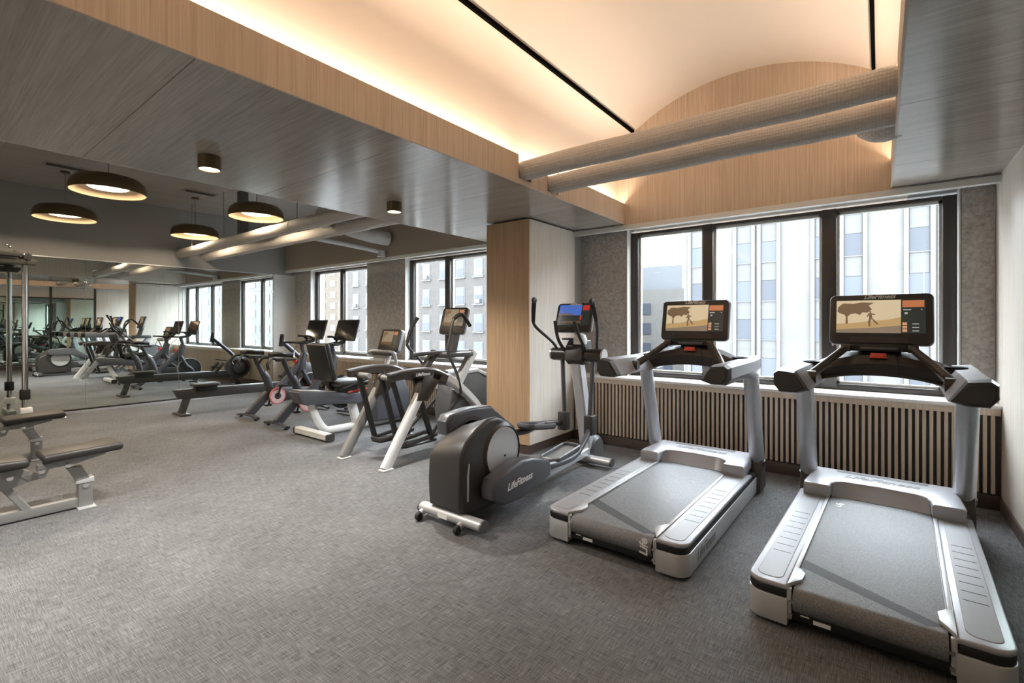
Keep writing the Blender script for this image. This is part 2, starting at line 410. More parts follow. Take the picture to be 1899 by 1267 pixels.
obj('edge_channel', box(NB(), (-.011, ys[0] - 1.2, .035), (.006, ys[-1] - 1.2, .06)), 'frame_dark', mw)
sbox('baseboard_left', (XL - .012, YF, 0), (XL + .012, 4.83, .035), 'alu', None, 'slim silver base strip under the mirrors', 'baseboard')

# ---- right wall: veneer near the windows, framed mirrors nearer the camera
wr = structure('wall_right', 'pale veneer wall to the right of the treadmills')
sbox('wall_face', (XR + .012, YF, 0), (XR + .12, YO, 3.6), 'wall_light', wr)
for y0, y1 in ((4.14, 5.04), (5.043, 5.272)):
    sbox('veneer_panel', (XR, y0, .09), (XR + .012, y1, ZS), 'veneer_v', wr)
rm = thing('framed_mirror', 'dark-framed full-height mirrors on the right wall, seen only in reflection', 'mirror', (XR, 1.5, 0))
for y0, y1 in ((1.95, 3.02), (3.08, 4.09), (.82, 1.89), (-.31, .76), (-1.44, -.37)):
    obj('mirror_panel', box(NB(), (.004, y0 - 1.5, .16), (.011, y1 - 1.5, 2.18)), 'mirror_green', rm, 0)
    obj('top_panel', box(NB(), (.002, y0 - 1.5, 2.22), (.011, y1 - 1.5, 2.50)), 'veneer_v', rm)
for y in (4.12, 3.05, 1.92, .79, -.34, -1.47): obj('frame_post', box(NB(), (-.025, y - 1.5 - .03, .0), (.011, y - 1.5 + .03, ZS), .004), 'frame_bronze', rm)
for z0, z1 in ((.11, .16), (2.18, 2.22)): obj('frame_rail', box(NB(), (-.02, -1.47 - 1.5, z0), (.011, 4.12 - 1.5, z1), .004), 'frame_bronze', rm)
sbox('baseboard_right', (XR - .012, -2.28, 0), (XR + .012, 5.035, .09), 'baseboard', None, 'dark brown baseboard along the right wall', 'baseboard')
# ---- wall behind the camera
wf = structure('wall_front', 'pale wall behind the camera')
sbox('wall_face', (XL, YF - .12, 0), (XR, YF, 4.2), 'wall_light', wf)

# ---- ceiling
ce = structure('ceiling', 'ceiling with low wood soffits, a raised cream vault and a dark left bay', 'ceiling')
sbox('roof_slab', (XL - .1, YF - .1, 4.2), (XR + .1, YO, 4.3), 'wall_light', ce)
yy = [YF, -1.61, -.41, .79, 1.99, 3.19, 4.39, YB - .004]
for i in range(len(yy) - 1):
    sbox('soffit_panel', (XB0 + .012, yy[i] + .0015, ZS), (XB1 - .012, yy[i + 1] - .0015, ZS + .02), 'veneer_x', ce)
    sbox('soffit_panel', (XC + .012, yy[i] + .0015, ZS), (XR - .001, yy[i + 1] - .0015, ZS + .02), 'veneer_x', ce)
    sbox('bay_panel', (XL, yy[i] + .001, ZL), (-7.1, yy[i + 1] - .001, ZL + .02), 'left_ceiling', ce)
    sbox('bay_panel', (-7.097, yy[i] + .001, ZL), (XB0, yy[i + 1] - .001, ZL + .02), 'left_ceiling', ce)
FT = 2.76
for x0, x1 in ((XB1 - .012, XB1), (XC, XC + .012)):
    for y0, y1, z0, z1 in ((YF, 3.075, ZS, FT), (3.245, 3.495, ZS, FT), (3.665, YB, ZS, FT), (3.075, 3.245, ZS, 2.573), (3.495, 3.665, ZS, 2.556)):
        sbox('fascia', (x0, y0, z0), (x1, y1, z1), 'veneer_fascia', ce)
sbox('fascia', (XB0, YF, ZS), (XB0 + .012, 3.07, ZL), 'veneer_v', ce); sbox('fascia', (XB0, 3.68, ZS), (XB0 + .012, YB, ZL), 'veneer_v', ce)
sbox('fascia', (XB0, 3.07, ZS), (XB0 + .012, 3.68, 2.56), 'veneer_v', ce); sbox('fascia', (XB0, 3.07, 2.74), (XB0 + .012, 3.68, ZL), 'veneer_v', ce)
# light shelves and raised vault (profile swept along Y)
for x0, x1 in ((XB1 - .12, XB1 - .012), (XC + .012, XC + .12)): sbox('light_shelf', (x0, YF, 2.68), (x1, YB, 2.695), 'wall_light', ce)
xm = (XB1 + XC) / 2; gx = 1.072; gz = 3.555
prof = [(xm - gx - .225, 2.55), (xm - gx - .225, 3.28)]
for k in range(1, 6):
    a = math.pi / 2 * k / 6; prof.append((xm - gx - .225 + .225 * (1 - math.cos(a)), 3.28 + (gz - 3.28) * math.sin(a)))
prof.append((xm - gx, gz)); rise = .325; rad = (gx * gx + rise * rise) / (2 * rise); a0 = math.asin(gx / rad)
left = prof[:]
arc = [(xm + rad * math.sin(-a0 + 2 * a0 * k / 28), gz + rise - rad + rad * math.cos(-a0 + 2 * a0 * k / 28)) for k in range(1, 28)]
full = left + arc + [(2 * xm - x, z) for x, z in reversed(left)]
vb = NB()
for i in range(len(full) - 1):
    (xa, za), (xb_, zb_) = full[i], full[i + 1]
    vb.faces.new([vb.verts.new(q) for q in ((xa, YF, za), (xb_, YF, zb_), (xb_, YB + .001, zb_), (xa, YB + .001, za))])
bmesh.ops.remove_doubles(vb, verts=vb.verts, dist=1e-5)
obj('vault_shell', vb, 'plaster', ce, 50, 'cream plastered vault')
for sx in (-1, 1):
    sb = NB(); box(sb, (xm + sx * gx - .013, YF, gz - .028), (xm + sx * gx + .013, 5.06, gz + .002)); obj('slot_diffuser', sb, 'slot_black', ce, label='thin black slot diffuser')
# ceiling air grilles in the left bay
for y in (1.40, 2.95):
    t = thing('ceiling_vent', 'small dark air grille in the left ceiling, ' + ('nearer the camera' if y < 2 else 'nearer the windows'), 'vent', (-8.43, y, ZL), 0, 'ceiling grilles')
    obj('frame', box(NB(), (-.10, -.23, -.008), (.10, .23, 0), .002), 'left_ceiling', t)
    obj('opening', box(NB(), (-.065, -.20, -.0095), (.065, .20, -.008)), 'slot_black', t)
    for i in range(4): obj('louvre', box(NB(), (-.052 + i * .035 - .004, -.2, -.013), (-.052 + i * .035 + .004, .2, -.0095)), 'vent_grey', t)

# ---- pipes, ducts
def pipe_thing(name, label, pts, r, mat, seg=24, sm=0, cat='pipe', bands=()):
    t = thing(name, label, cat, pts[0]); p0 = Vector(pts[0])
    loc = [Vector(p) - p0 for p in pts]
    obj('wrap', tube(NB(), loc, r, seg, sm), mat, t)
    for b in bands:
        d = (loc[-1] - loc[0]).normalized(); q = Vector(b) - p0
        obj('band', tube(NB(), [q - d * .006, q + d * .006], r + .003, seg), mat, t)
    return t
def wavy(x0, x1, y, z, n=26):
    return [(x0 + (x1 - x0) * i / n, y, z + .004 * math.sin(i * 1.7)) for i in range(n + 1)]
pipe_thing('insulated_pipe', 'upper of two wrapped pipes crossing under the vault', wavy(XL + .003, XR, 3.16, 2.652, 40), .079, 'pipe_wrap', bands=[(-1.62, 3.16, 2.652), (-.75, 3.16, 2.652), (-6.0, 3.16, 2.652), (-7.6, 3.16, 2.652)])
low = pipe_thing('insulated_pipe', 'lower of two wrapped pipes, nearer the windows', wavy(XL + .003, XR, 3.58, 2.635, 40), .079, 'pipe_wrap', bands=[(-1.15, 3.58, 2.635), (-5.6, 3.58, 2.635)])
def part_tube(t, name, pts, r, mat): return obj(name, tube(NB(), [Vector(p) - t.location for p in pts], r, 18, 4), mat, t)
part_tube(low, 'elbow', [(.30, 3.60, 2.70), (.16, 3.66, 2.62), (.02, 3.75, 2.60), (-.06, 3.82, 2.66)], .075, 'pipe_wrap')
part_tube(low, 'elbow', [(-5.75, 3.42, 2.72), (-5.55, 3.40, 2.86), (-5.25, 3.38, 2.93), (-4.9, 3.38, 2.95), (-4.45, 3.38, 2.95)], .115, 'duct_grey')
pipe_thing('branch_pipe', 'thin pale branch pipe running from the pipes to the window wall', [(-6.62, 3.675, 2.665), (-6.62, 4.3, 2.64), (-6.62, 4.95, 2.60)], .035, 'duct_grey', 14, 0, 'pipe', bands=[(-6.62, 4.4, 2.637)])
pipe_thing('drop_pipe', 'short pale vertical drop pipe on the window header', [(-6.62, 5.0, 2.62), (-6.62, 5.0, 2.515)], .07, 'duct_grey', 16)
pipe_thing('duct_elbow', 'bulging pale insulated elbow above the thin branch pipe', [(-6.85, 4.3, 2.98), (-6.75, 4.5, 2.90), (-6.60, 4.8, 2.84), (-6.52, 5.07, 2.82)], [.07, .10, .115, .12], 'duct_grey', 18, 4, 'duct')
t = thing('riser_duct', 'dark vertical riser box from the pipes to the left ceiling', 'duct', (-7.87, 3.34, 2.72))
obj('casing', box(NB(), (-.06, -.06, 0), (.06, .06, ZL - 2.72), .006), 'duct_dark', t); obj('flange', box(NB(), (-.075, -.075, .0), (.075, .075, .02)), 'duct_dark', t)
t = thing('pipe_valve', 'small valve with handwheel on top of the pipes', 'valve', (-7.25, 3.37, 2.71))
obj('body', tube(NB(), [(-.22, 0, .03), (-.05, 0, .05), (.05, 0, .05), (.22, 0, .03)], [.03, .055, .055, .03], 12), 'duct_grey', t)
obj('stem', tube(NB(), [(0, 0, .05), (0, 0, .2)], .01, 8), 'steel_rod', t); obj('handwheel', lathe(NB(), [(.055, -.008), (.06, 0), (.055, .008), (.045, 0)], 2, 18, (0, 0, .19)), 'steel_rod', t)
for x in (-8.12, -5.9, -9.4): 
    o = obj('hanger_rod', tube(NB(), [(0, 0, 0), (0, 0, ZL - 2.73)], .006, 8), 'steel_rod'); o.location = (x, 3.16, 2.73); tag(o, 'thin pipe hanger rod from the left ceiling, ' + {-8.12: 'beside the dark riser box', -5.9: 'nearest the beam', -9.4: 'nearest the mirrors'}[x], 'rod', 'pipe hanger rods')

# ---- surface downlights on the beam
def downlight(x, y, label, power=150):
    t = thing('downlight', label, 'downlight', (x, y, ZS), 0, 'surface downlights on the beam')
    obj('housing', lathe(NB(), [(.066, 0), (.07, -.004), (.07, -.09), (.062, -.09), (.058, -.03), (.0, -.03)], 2, 28), 'bronze', t)
    obj('lens', lathe(NB(), [(.0, -.078), (.06, -.078), (.06, -.084), (0, -.086)], 2, 24), 'down_lens', t)
    l = bpy.data.lights.new('downlight_lamp', 'SPOT'); l.energy = power; l.spot_size = R(125); l.spot_blend = .8; l.color = (1, .96, .90); l.shadow_soft_size = .05
    lo = bpy.data.objects.new('downlight_lamp', l); COL.objects.link(lo); lo.parent = t; lo.location = (0, 0, -.10)
for i, (y, lb) in enumerate(((1.314, 'bronze surface downlight on the beam, the nearer one in view'), (2.868, 'bronze surface downlight on the beam, the one nearer the column'), (-.24, 'bronze surface downlight on the beam behind the camera'), (-1.79, 'bronze surface downlight on the beam, farthest behind the camera'), (4.0, ''))):
    if lb: downlight(-3.60, y, lb)

# ---- pendants in the left bay
PZ = 2.81
def pendant(x, y, label, power=14):
    t = thing('pendant_lamp', label, 'pendant lamp', (x, y, PZ), 0, 'dome pendants over the left bay')
    sh = [(.328, 0), (.332, .004), (.333, .05), (.315, .11), (.27, .155), (.19, .178), (.10, .183), (.0, .184)]
    obj('shade', lathe(NB(), sh + [(0, .178), (.10, .177), (.19, .17), (.262, .148), (.305, .105), (.322, .05), (.322, .004), (.328, 0)], 2, 48, closed=True), 'bronze', t)
    obj('inner_dish', lathe(NB(), [(.321, .003), (.30, .028), (.25, .05), (.19, .062), (.175, .064)], 2, 48, closed=True), 'pendant_inner', t, label='cream inner dish')
    obj('diffuser', lathe(NB(), [(0, .052), (.165, .052), (.178, .06), (.178, .07), (0, .07)], 2, 40), 'lamp_disc', t, label='glowing opal diffuser')
    obj('cable', tube(NB(), [(0, 0, .18), (0, 0, ZL - PZ)], .005, 8), 'steel_rod', t)
    obj('ceiling_rose', lathe(NB(), [(.05, ZL - PZ - .02), (.05, ZL - PZ)], 2, 20), 'bronze', t)
    l = bpy.data.lights.new('pendant_light', 'AREA'); l.shape = 'DISK'; l.size = .3; l.energy = power; l.color = (1, .80, .56)
    lo = bpy.data.objects.new('pendant_light', l); COL.objects.link(lo); lo.parent = t; lo.location = (0, 0, .048)
for x, y, lb in ((-6.61, 1.43, 'large bronze dome pendant, nearest the camera'), (-8.72, 1.43, 'bronze dome pendant at far left, over the cable machine'), (-8.85, 3.02, 'small-looking bronze dome pendant above the left end of the pipes'), (-6.61, 2.98, 'bronze dome pendant hanging just above the two pipes'), (-6.61, -.12, 'bronze dome pendant level with the camera, out of view'), (-8.72, -.12, 'bronze dome pendant out of view beside the mirrors')):
    pendant(x, y, lb)


# ================================================================== OUTSIDE
ZG = -22.0
o = obj('street_ground', box(NB(), (-220, 6.5, ZG - .5), (220, 260, ZG)), 'street'); tag(o, 'grey street far below the windows', 'street', None, 'structure')
def building(name, label, x0, x1, y, z1, mat, depth=14):
    t = thing(name, label, 'building', ((x0 + x1) / 2, y, ZG)); k = (x1 - x0) / 2
    obj('facade', box(NB(), (-k, 0, 0), (k, depth, z1 - ZG)), mat, t)
    return t, (x0 + x1) / 2
def wmesh(w, hgt, mat, d=.06): return mesh('window', box(NB(), (-w / 2, -d, -hgt / 2), (w / 2, .0, hgt / 2)), mat, 0)
# white office block opposite
t, cx = building('office_building', 'white stone office block with blue-grey window columns, across the street', -13.5, 30, 42, 15, 'stone_white')
wA, wB = wmesh(1.05, 1.55, 'window_blue'), wmesh(1.05, 1.55, 'window_dim')
spm = mesh('spandrel', box(NB(), (-.525, -.05, -.36), (.525, 0, .36), .02, 1), 'panel_white', 0)
slm = mesh('sill', box(NB(), (-.56, -.14, -.04), (.56, 0, .04)), 'panel_white', 0)
pim = mesh('pier', box(NB(), (-.13, -.22, 0), (.13, 0, 36.5)), 'stone_white', 0)
cols = []
for i in range(-1, 5):
    for q in (-8.69, -6.91):
        if -13.4 < q + i * 5.39 - .5: cols.append(q + i * 5.39)
for xq in cols:
    for e in (-.68, .68): inst('pier', pim, t, (xq + e - cx, 0, 0))
    for k in range(-3, 4):
        z = 3.98 + 3.05 * k - ZG
        inst('window', wA if (k + int(xq)) % 3 else wB, t, (xq - cx, 0, z)); inst('sill', slm, t, (xq - cx, 0, z - .82))
        inst('spandrel', spm, t, (xq - cx, 0, z + 1.16)); inst('spandrel', spm, t, (xq - cx, 0, z - 1.2))
# brown brick apartment block
t, cx = building('brick_building', 'grey-brown brick apartment block seen just left of the column', -62, -24, 40, 15.5, 'brick_brown')
fr_me = mesh('window_frame', box(NB(), (-.68, -.05, -.95), (.68, 0, .95)), 'window_pale', 0)
lo_me, hi_me, pa_me = wmesh(1.14, .86, 'window_dim', .09), wmesh(1.14, .86, 'window_blue', .09), wmesh(1.14, .86, 'window_pale', .09)
si_me = mesh('sill', box(NB(), (-.8, -.2, -.08), (.8, 0, .08)), 'panel_white', 0)
ac_me = mesh('air_conditioner', box(NB(), (-.36, -.35, -.24), (.36, 0, .24), .02, 1), 'panel_white', 0)
for i, xq in enumerate((-58.6, -55.6, -52.4, -49.6, -46.9, -44.0, -41.0, -38.3, -35.5, -32.5, -29.5, -26.5)):
    for k in range(-3, 4):
        z = 4.6 + 3.1 * k - ZG; f = inst('window', fr_me, t, (xq - cx, 0, z))
        inst('pane', pa_me if (i * 3 + k) % 4 == 0 else hi_me, f, (0, 0, .46)); inst('pane', lo_me if (i + k) % 3 else pa_me, f, (0, 0, -.46))
        inst('sill', si_me, t, (xq - cx, 0, z - 1.06))
        if (i * 5 + k * 3) % 4 == 0: inst('air_conditioner', ac_me, t, (xq - cx, 0, z - .72))
# tan tower far away
t, cx = building('tan_tower', 'distant tan brick tower seen through the far window', -134, -96, 75, 30, 'brick_tan')
tw, tw2 = wmesh(2.6, 1.7, 'window_blue', .1), wmesh(2.6, 1.7, 'window_pale', .1)
for i in range(7):
    for k in range(-5, 8): inst('window', tw if (i * 2 + k) % 3 else tw2, t, (-131 + i * 5.2 - cx, 0, 3.2 + 3.1 * k - ZG))
# low hazy brick block with a blue-grey roof structure behind the white block
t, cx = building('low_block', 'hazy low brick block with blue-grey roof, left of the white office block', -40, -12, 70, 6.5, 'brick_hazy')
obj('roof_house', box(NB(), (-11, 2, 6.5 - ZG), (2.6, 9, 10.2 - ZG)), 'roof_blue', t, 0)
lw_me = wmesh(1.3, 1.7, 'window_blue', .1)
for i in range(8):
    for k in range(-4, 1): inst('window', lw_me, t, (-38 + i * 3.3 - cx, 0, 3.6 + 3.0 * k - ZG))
# pale slab blocks further right (seen in the mirrors)
t, cx = building('pale_slab', 'pale slab building far along the street, seen in the mirrors', 44, 120, 46, 18, 'stone_white')
ps = wmesh(3.0, 1.5, 'window_blue', .1)
for i in range(12):
    for k in range(-3, 4): inst('window', ps, t, (48 + i * 6.0 - cx, 0, 3.4 + 3.1 * k - ZG))

# ================================================================== MACHINES (local +Y = towards the windows)
def screen_ui(parent, w, hgt, M, style):
    """flat picture on a screen: quads 0.4 mm proud of the glass; x right, y up in screen plane"""
    def q(name, x0, y0, x1, y1, mat, d=.0006):
        o = obj(name, quad(NB(), [M @ Vector(c) for c in ((x0 * w, y0 * hgt, d), (x1 * w, y0 * hgt, d), (x1 * w, y1 * hgt, d), (x0 * w, y1 * hgt, d))]), mat, parent, 0); return o
    def poly(name, pts, mat, d=.001):
        return obj(name, quad(NB(), [M @ Vector((a * w, b * hgt, d)) for a, b in pts]), mat, parent, 0)
    if style == 'run':
        q('sky_picture', -.5, -.5, .24, .5, 'ui_sky', .0004); q('side_menu', .24, -.5, .5, .5, 'ui_dark', .0004)
        poly('hill_picture', [(-.5, -.5), (.24, -.5), (.24, -.02), (.1, -.10), (-.1, -.14), (-.3, -.2), (-.5, -.22)], 'ui_field', .0008)
        poly('road_picture', [(-.5, -.5), (.24, -.5), (.24, -.27), (0, -.33), (-.5, -.40)], 'ui_road', .0010)
        poly('tree_picture', [(-.39, -.22), (-.36, -.22), (-.365, 0), (-.33, .08), (-.27, .1), (-.22, .05), (-.19, .13), (-.13, .12), (-.08, .22), (-.12, .33), (-.06, .42), (-.2, .44), (-.3, .40), (-.42, .42), (-.48, .30), (-.49, .16), (-.44, .09), (-.40, .06), (-.385, -.02)], 'ui_tree', .0012)
        for pts in ([(-.115, .14), (-.10, .17), (-.085, .14), (-.10, .11)], [(-.12, .11), (-.085, .11), (-.075, -.06), (-.11, -.06)], [(-.085, .10), (-.04, .07), (-.045, .045), (-.085, .06)], [(-.12, .09), (-.145, .0), (-.13, -.01), (-.11, .05)], [(-.11, -.05), (-.08, -.05), (-.10, -.17), (-.095, -.30), (-.115, -.30), (-.125, -.16)], [(-.09, -.05), (-.07, -.06), (-.03, -.16), (-.005, -.24), (-.025, -.25), (-.055, -.17)]):
            poly('runner_picture', pts, 'ui_tree', .0014)
        q('menu_tile', .255, .27, .485, .47, 'ui_orange', .0010)
        for k in range(3): q('menu_tile', .255, -.46 + k * .10, .305, -.38 + k * .10, 'ui_tile', .0010); q('menu_line', .36, -.44 + k * .10, .43, -.415 + k * .10, 'ui_text', .0010)
        q('menu_line', .265, .18, .35, .21, 'ui_text', .0010); q('menu_line', .45, .18, .465, .21, 'ui_text', .0010); q('menu_line', .28, .06, .31, .12, 'ui_text', .0010)
    elif style == 'blue':
        q('sky_picture', -.5, -.02, .22, .5, 'ui_blue', .0004); q('side_menu', .22, -.5, .5, .5, 'ui_dark', .0004); q('menu_bar', -.5, -.5, .22, -.02, 'ui_dark', .0004)
        poly('palm_picture', [(-.5, -.02), (.0, -.02), (-.05, .06), (-.1, .02), (-.15, .1), (-.2, .03), (-.3, .12), (-.36, .04), (-.45, .1)], 'ui_tree', .0008)
        q('menu_tile', .26, .22, .46, .46, 'ui_red', .0008); q('menu_tile', .20, -.24, .25, -.02, 'ui_red', .0008); q('menu_line', -.35, -.40, .25, -.30, 'ui_brown', .0008)
    else:
        q('sky_picture', -.46, -.30, .2, .5, 'ui_dim', .0004); q('side_menu', .2, -.5, .5, .5, 'ui_dark', .0004); q('menu_bar', -.5, -.5, .2, -.30, 'ui_brown', .0004)
        poly('tree_picture', [(-.4, .0), (-.36, .0), (-.33, .2), (-.2, .25), (-.15, .38), (-.3, .46), (-.44, .38), (-.42, .18)], 'ui_tree', .0008)
        q('menu_tile', .24, .22, .46, .46, 'ui_orange', .0008)
for nme, c, st in (('ui_sky', (.72, .58, .38), .85), ('ui_field', (.60, .40, .18), .75), ('ui_road', (.36, .28, .20), .6), ('ui_tree', (.30, .19, .11), .5), ('ui_dark', (.05, .06, .055), .4), ('ui_orange', (.75, .26, .11), .6), ('ui_tile', (.80, .42, .24), .7), ('ui_text', (.6, .62, .6), .6), ('ui_blue', (.10, .22, .75), .6), ('ui_red', (.75, .06, .04), .55), ('ui_brown', (.30, .17, .08), .3), ('ui_dim', (.55, .42, .28), .4), ('ui_off', (.02, .02, .022), .0)):
    emis(nme, c, st * .5)
def console(parent, w, hgt, d, M, style, mat='plastic_brown', sw=.82, sh=.66, oy=.06):
    """tablet console: M maps local (x right, y up, z towards user) to machine space"""
    def Bx(lo, hi, bev): 
        b = NB(); box(b, lo, hi, bev, 3); bmesh.ops.transform(b, matrix=M, verts=b.verts); return b
    b = NB(); cr = .035
    pts = []
    for sx, sy, a0_ in ((1, 1, 0), (-1, 1, 90), (-1, -1, 180), (1, -1, 270)):
        for k in range(5):
            a = R(a0_ + 22.5 * k); pts.append((sx * (w / 2 - cr) + cr * math.cos(a), sy * (hgt / 2 - cr) + cr * math.sin(a)))
    prism(b, pts, 2, -d, 0, .008, 2); bmesh.ops.transform(b, matrix=M, verts=b.verts)
    c = obj('console', b, mat, parent)
    sM = M @ Matrix.Translation((0, oy * hgt, .0006))
    obj('screen', quad(NB(), [sM @ Vector((a * w * sw / 2, e * hgt * sh / 2, .0002)) for a, e in ((-1, -1), (1, -1), (1, 1), (-1, 1))]), 'ui_off', c, 0)
    screen_ui(c, w * sw, hgt * sh, sM, style)
    b = NB(); prism(b, [(x * 1.012, y * 1.015) for x, y in pts], 2, -d + .004, -d * .35, .004, 1); bmesh.ops.transform(b, matrix=M, verts=b.verts)
    obj('bezel', b, 'rail_silver', c)
    return c

# ---------------------------------------------------------------- treadmill
def rrect(x0, x1, y0, y1, r, corners=(1, 1, 1, 1), n=6):
    out = []
    for (cx, cy, a0_), on in zip(((x1 - r, y1 - r, 0), (x0 + r, y1 - r, 90), (x0 + r, y0 + r, 180), (x1 - r, y0 + r, 270)), corners):
        if on:
            for k in range(n + 1): a = R(a0_ + 90 * k / n); out.append((cx + r * math.cos(a), cy + r * math.sin(a)))
        else: out.append((cx + (r if a0_ in (0, 270) else -r), cy + (r if a0_ in (0, 90) else -r)))
    return out
def treadmill():
    t = thing('treadmill', 'x', 'treadmill')
    HW = .457                                  # half width
    for s in (-1, 1):
        xi, xo = .285, HW
        pl = rrect(xi, xo, 0, 1.86, .075, (0, 0, 0, 1)); pl = [(s * x, y) for x, y in pl]
        lo_ = obj('side_skirt', prism(NB(), pl, 2, .018, .142, .006), 'silver_light', t)
        text('lettering', 'LifeFitness', .085, 'logo_grey', lo_, Matrix.Translation((s * (HW + .0006), .36, .085)) @ Euler((R(90), 0, R(90 * s))).to_matrix().to_4x4(), .3)
        pl2 = [(s * x, y) for x, y in rrect(xi + .006, xo - .004, .003, 1.85, .072, (0, 0, 0, 1))]
        obj('black_band', prism(NB(), pl2, 2, .142, .178, .004), 'plastic_black', t)
        pl3 = [(s * x, y) for x, y in rrect(xi, xo - .002, .002, 1.56, .072, (0, 0, 0, 1))]
        rl = obj('foot_rail', prism(NB(), pl3, 2, .176, .200, .010, 3), 'rail_silver', t)
        pl4 = [(s * x, y) for x, y in rrect(xi + .028, xo - .035, .05, 1.50, .04, (1, 1, 1, 1))]
        obj('tread_insert', prism(NB(), pl4, 2, .198, .2025, .002, 1), 'insert_grey', rl)
        g = NB()
        for k in range(8): box(g, (s * (xi + .045), .36 + k * .094, .2022), (s * (xo - .05), .366 + k * .094, .2036))
        for k in range(8):
            gg = NB(); box(gg, (s * (xi + .04), .36 + k * .094, .2022), (s * (xo - .048), .3655 + k * .094, .2034)); obj('grip_line', gg, 'plastic_black', rl, 0)
        g.free()
        obj('rail_edge', box(NB(), (s * .268, .22, .186), (s * .288, 1.5, .203), .004), 'silver', rl)
        # rear belt guard and bolted bracket
        gp = [(s * x, y) for x, y in ((.287, .01), (.287, .22), (.262, .215), (.235, .17), (.238, .10), (.262, .06))]
        obj('belt_guard', prism(NB(), gp, 2, .186, .206, .004), 'silver', t)
        br = obj('end_bracket', box(NB(), (s * .268, .006, .05), (s * .288, .03, .19), .003), 'silver', t)
        for z in (.075, .135): obj('bolt', lathe(NB(), [(.0, -.006), (.009, -.006), (.011, 0)], 1, 10, (s * .272, .006, z)), 'chrome', br)
        # front ankle block and upright
        obj('upright_foot', prism(NB(), [(1.70, .02), (1.92, .02), (1.93, .19), (1.88, .28), (1.79, .28), (1.74, .19)], 0, s * .385, s * .487, .012), 'plastic_dark', t)
        P0, P1 = Vector((s * .437, 1.835, .24)), Vector((s * .437, 1.605, .985))
        obj('upright', tube(NB(), [P0, P1], .058, 24, 0, 1.0, (0, 1, .3)), 'alu', t)
        obj('upright_collar', tube(NB(), [P0 + (P1 - P0) * -.02, P0 + (P1 - P0) * .025], .063, 24), 'plastic_black', t)
        # arm rest: silver shell with dark inner grip and rear cap
        pr = [(.30, 1.005), (.36, .985), (.455, .985), (.488, 1.03), (.488, 1.105), (.46, 1.128), (.37, 1.118)]
        am = NB(); t2 = bmesh.new()
        secs = []
        for y, dz, kx in ((.80, -.0, 1.0), (1.2, .0, 1.0), (1.5, .0, 1.0), (1.72, .01, .98)):
            secs.append([am.verts.new((s * (.40 + (x - .40) * kx), y, z + dz)) for x, z in pr])
        for A, B in zip(secs, secs[1:]):
            for k in range(len(pr)): am.faces.new((A[k], A[(k + 1) % len(pr)], B[(k + 1) % len(pr)], B[k]))
        am.faces.new(secs[0]); am.faces.new(secs[-1]); t2.free()
        bmesh.ops.recalc_face_normals(am, faces=am.faces)
        arm = obj('arm_rest', am, 'rail_silver', t, 30)
        cb = NB(); c1 = [cb.verts.new((s * x, .80, z)) for x, z in pr]; c2 = [cb.verts.new((s * (.395 + (x - .395) * .88), .735, 1.055 + (z - 1.055) * .82)) for x, z in pr]
        for k in range(len(pr)): cb.faces.new((c1[k], c1[(k + 1) % len(pr)], c2[(k + 1) % len(pr)], c2[k]))
        cb.faces.new(c2); bmesh.ops.bevel(cb, geom=[e for e in cb.edges if all(v in c2 for v in e.verts)], offset=.012, segments=2, affect='EDGES')
        obj('arm_cap', cb, 'plastic_dark', arm)
        obj('cup_holder', lathe(NB(), [(.052, .0), (.058, .004), (.058, .008), (.047, .008), (.044, -.03), (.0, -.03)], 2, 24, (s * .375, 1.52, 1.125)), 'plastic_black', arm)
        # inclined hand grip rising from the arm to the console
        obj('hand_grip', tube(NB(), [(s * .375, 1.12, 1.035), (s * .35, 1.16, 1.055), (s * .26, 1.33, 1.15), (s * .185, 1.42, 1.225), (s * .168, 1.45, 1.238)], [.026, .027, .022, .021, .02], 14, 3, 1.15), 'plastic_brown', t)
        gb = lathe(NB(), [(0, -.028), (.024, -.026), (.026, 0), (.024, .026), (0, .028)], 0, 16, (s * .175, 1.44, 1.236)); obj('grip_end', gb, 'plastic_dark', t)
        obj('grip_base', tube(NB(), [(s * .31, 1.14, 1.05), (s * .385, 1.13, 1.05)], .045, 16), 'plastic_brown', t)
    # deck, belt, roller
    obj('deck', box(NB(), (-.285, .05, .10), (.285, 1.70, .178)), 'plastic_black', t)
    bb = prism(NB(), [(.045 + .055 * math.cos(R(a)) * -1, .135 + .055 * math.sin(R(a))) for a in range(-90, 91, 15)] + [(1.66, .19), (1.66, .08)], 0, -.262, .262)
    belt = obj('running_belt', bb, 'belt', t)
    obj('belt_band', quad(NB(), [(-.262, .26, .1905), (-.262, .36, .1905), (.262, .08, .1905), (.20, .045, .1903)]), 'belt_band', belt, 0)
    for s in (-1, 1): obj('deck_strip', box(NB(), (s * .263, .2, .176), (s * .285, 1.5, .187)), 'plastic_grey', t)
    obj('rear_cover', box(NB(), (-.28, .02, .045), (.28, .20, .10), .01), 'plastic_black', t)
    lb = obj('label_plate', box(NB(), (-.185, .018, .056), (-.12, .0205, .074)), 'label_white', t); obj('label_plate', box(NB(), (-.235, .018, .074), (-.20, .0205, .080)), 'label_white', t)
    for s in (-1, 1): obj('levelling_foot', lathe(NB(), [(.03, 0), (.03, .012), (.012, .02), (.012, .06)], 2, 14, (s * .24, .16, 0)), 'rubber', t)
    # motor hood: U-shaped cover with recessed bay
    hb = NB()
    out = rrect(-.42, .42, 1.44, 1.93, .05); 
    U = [(-.42, 1.44), (-.265, 1.44), (-.262, 1.53), (-.245, 1.575), (-.20, 1.60), (0, 1.615), (.20, 1.60), (.245, 1.575), (.262, 1.53), (.265, 1.44), (.42, 1.44), (.425, 1.50), (.40, 1.93), (-.40, 1.93), (-.425, 1.50)]
    prism(hb, U, 2, .19, .285, .018, 3)
    hood = obj('motor_hood', hb, 'rail_silver', t)
    sc = NB()   # sloping scooped face behind the belt
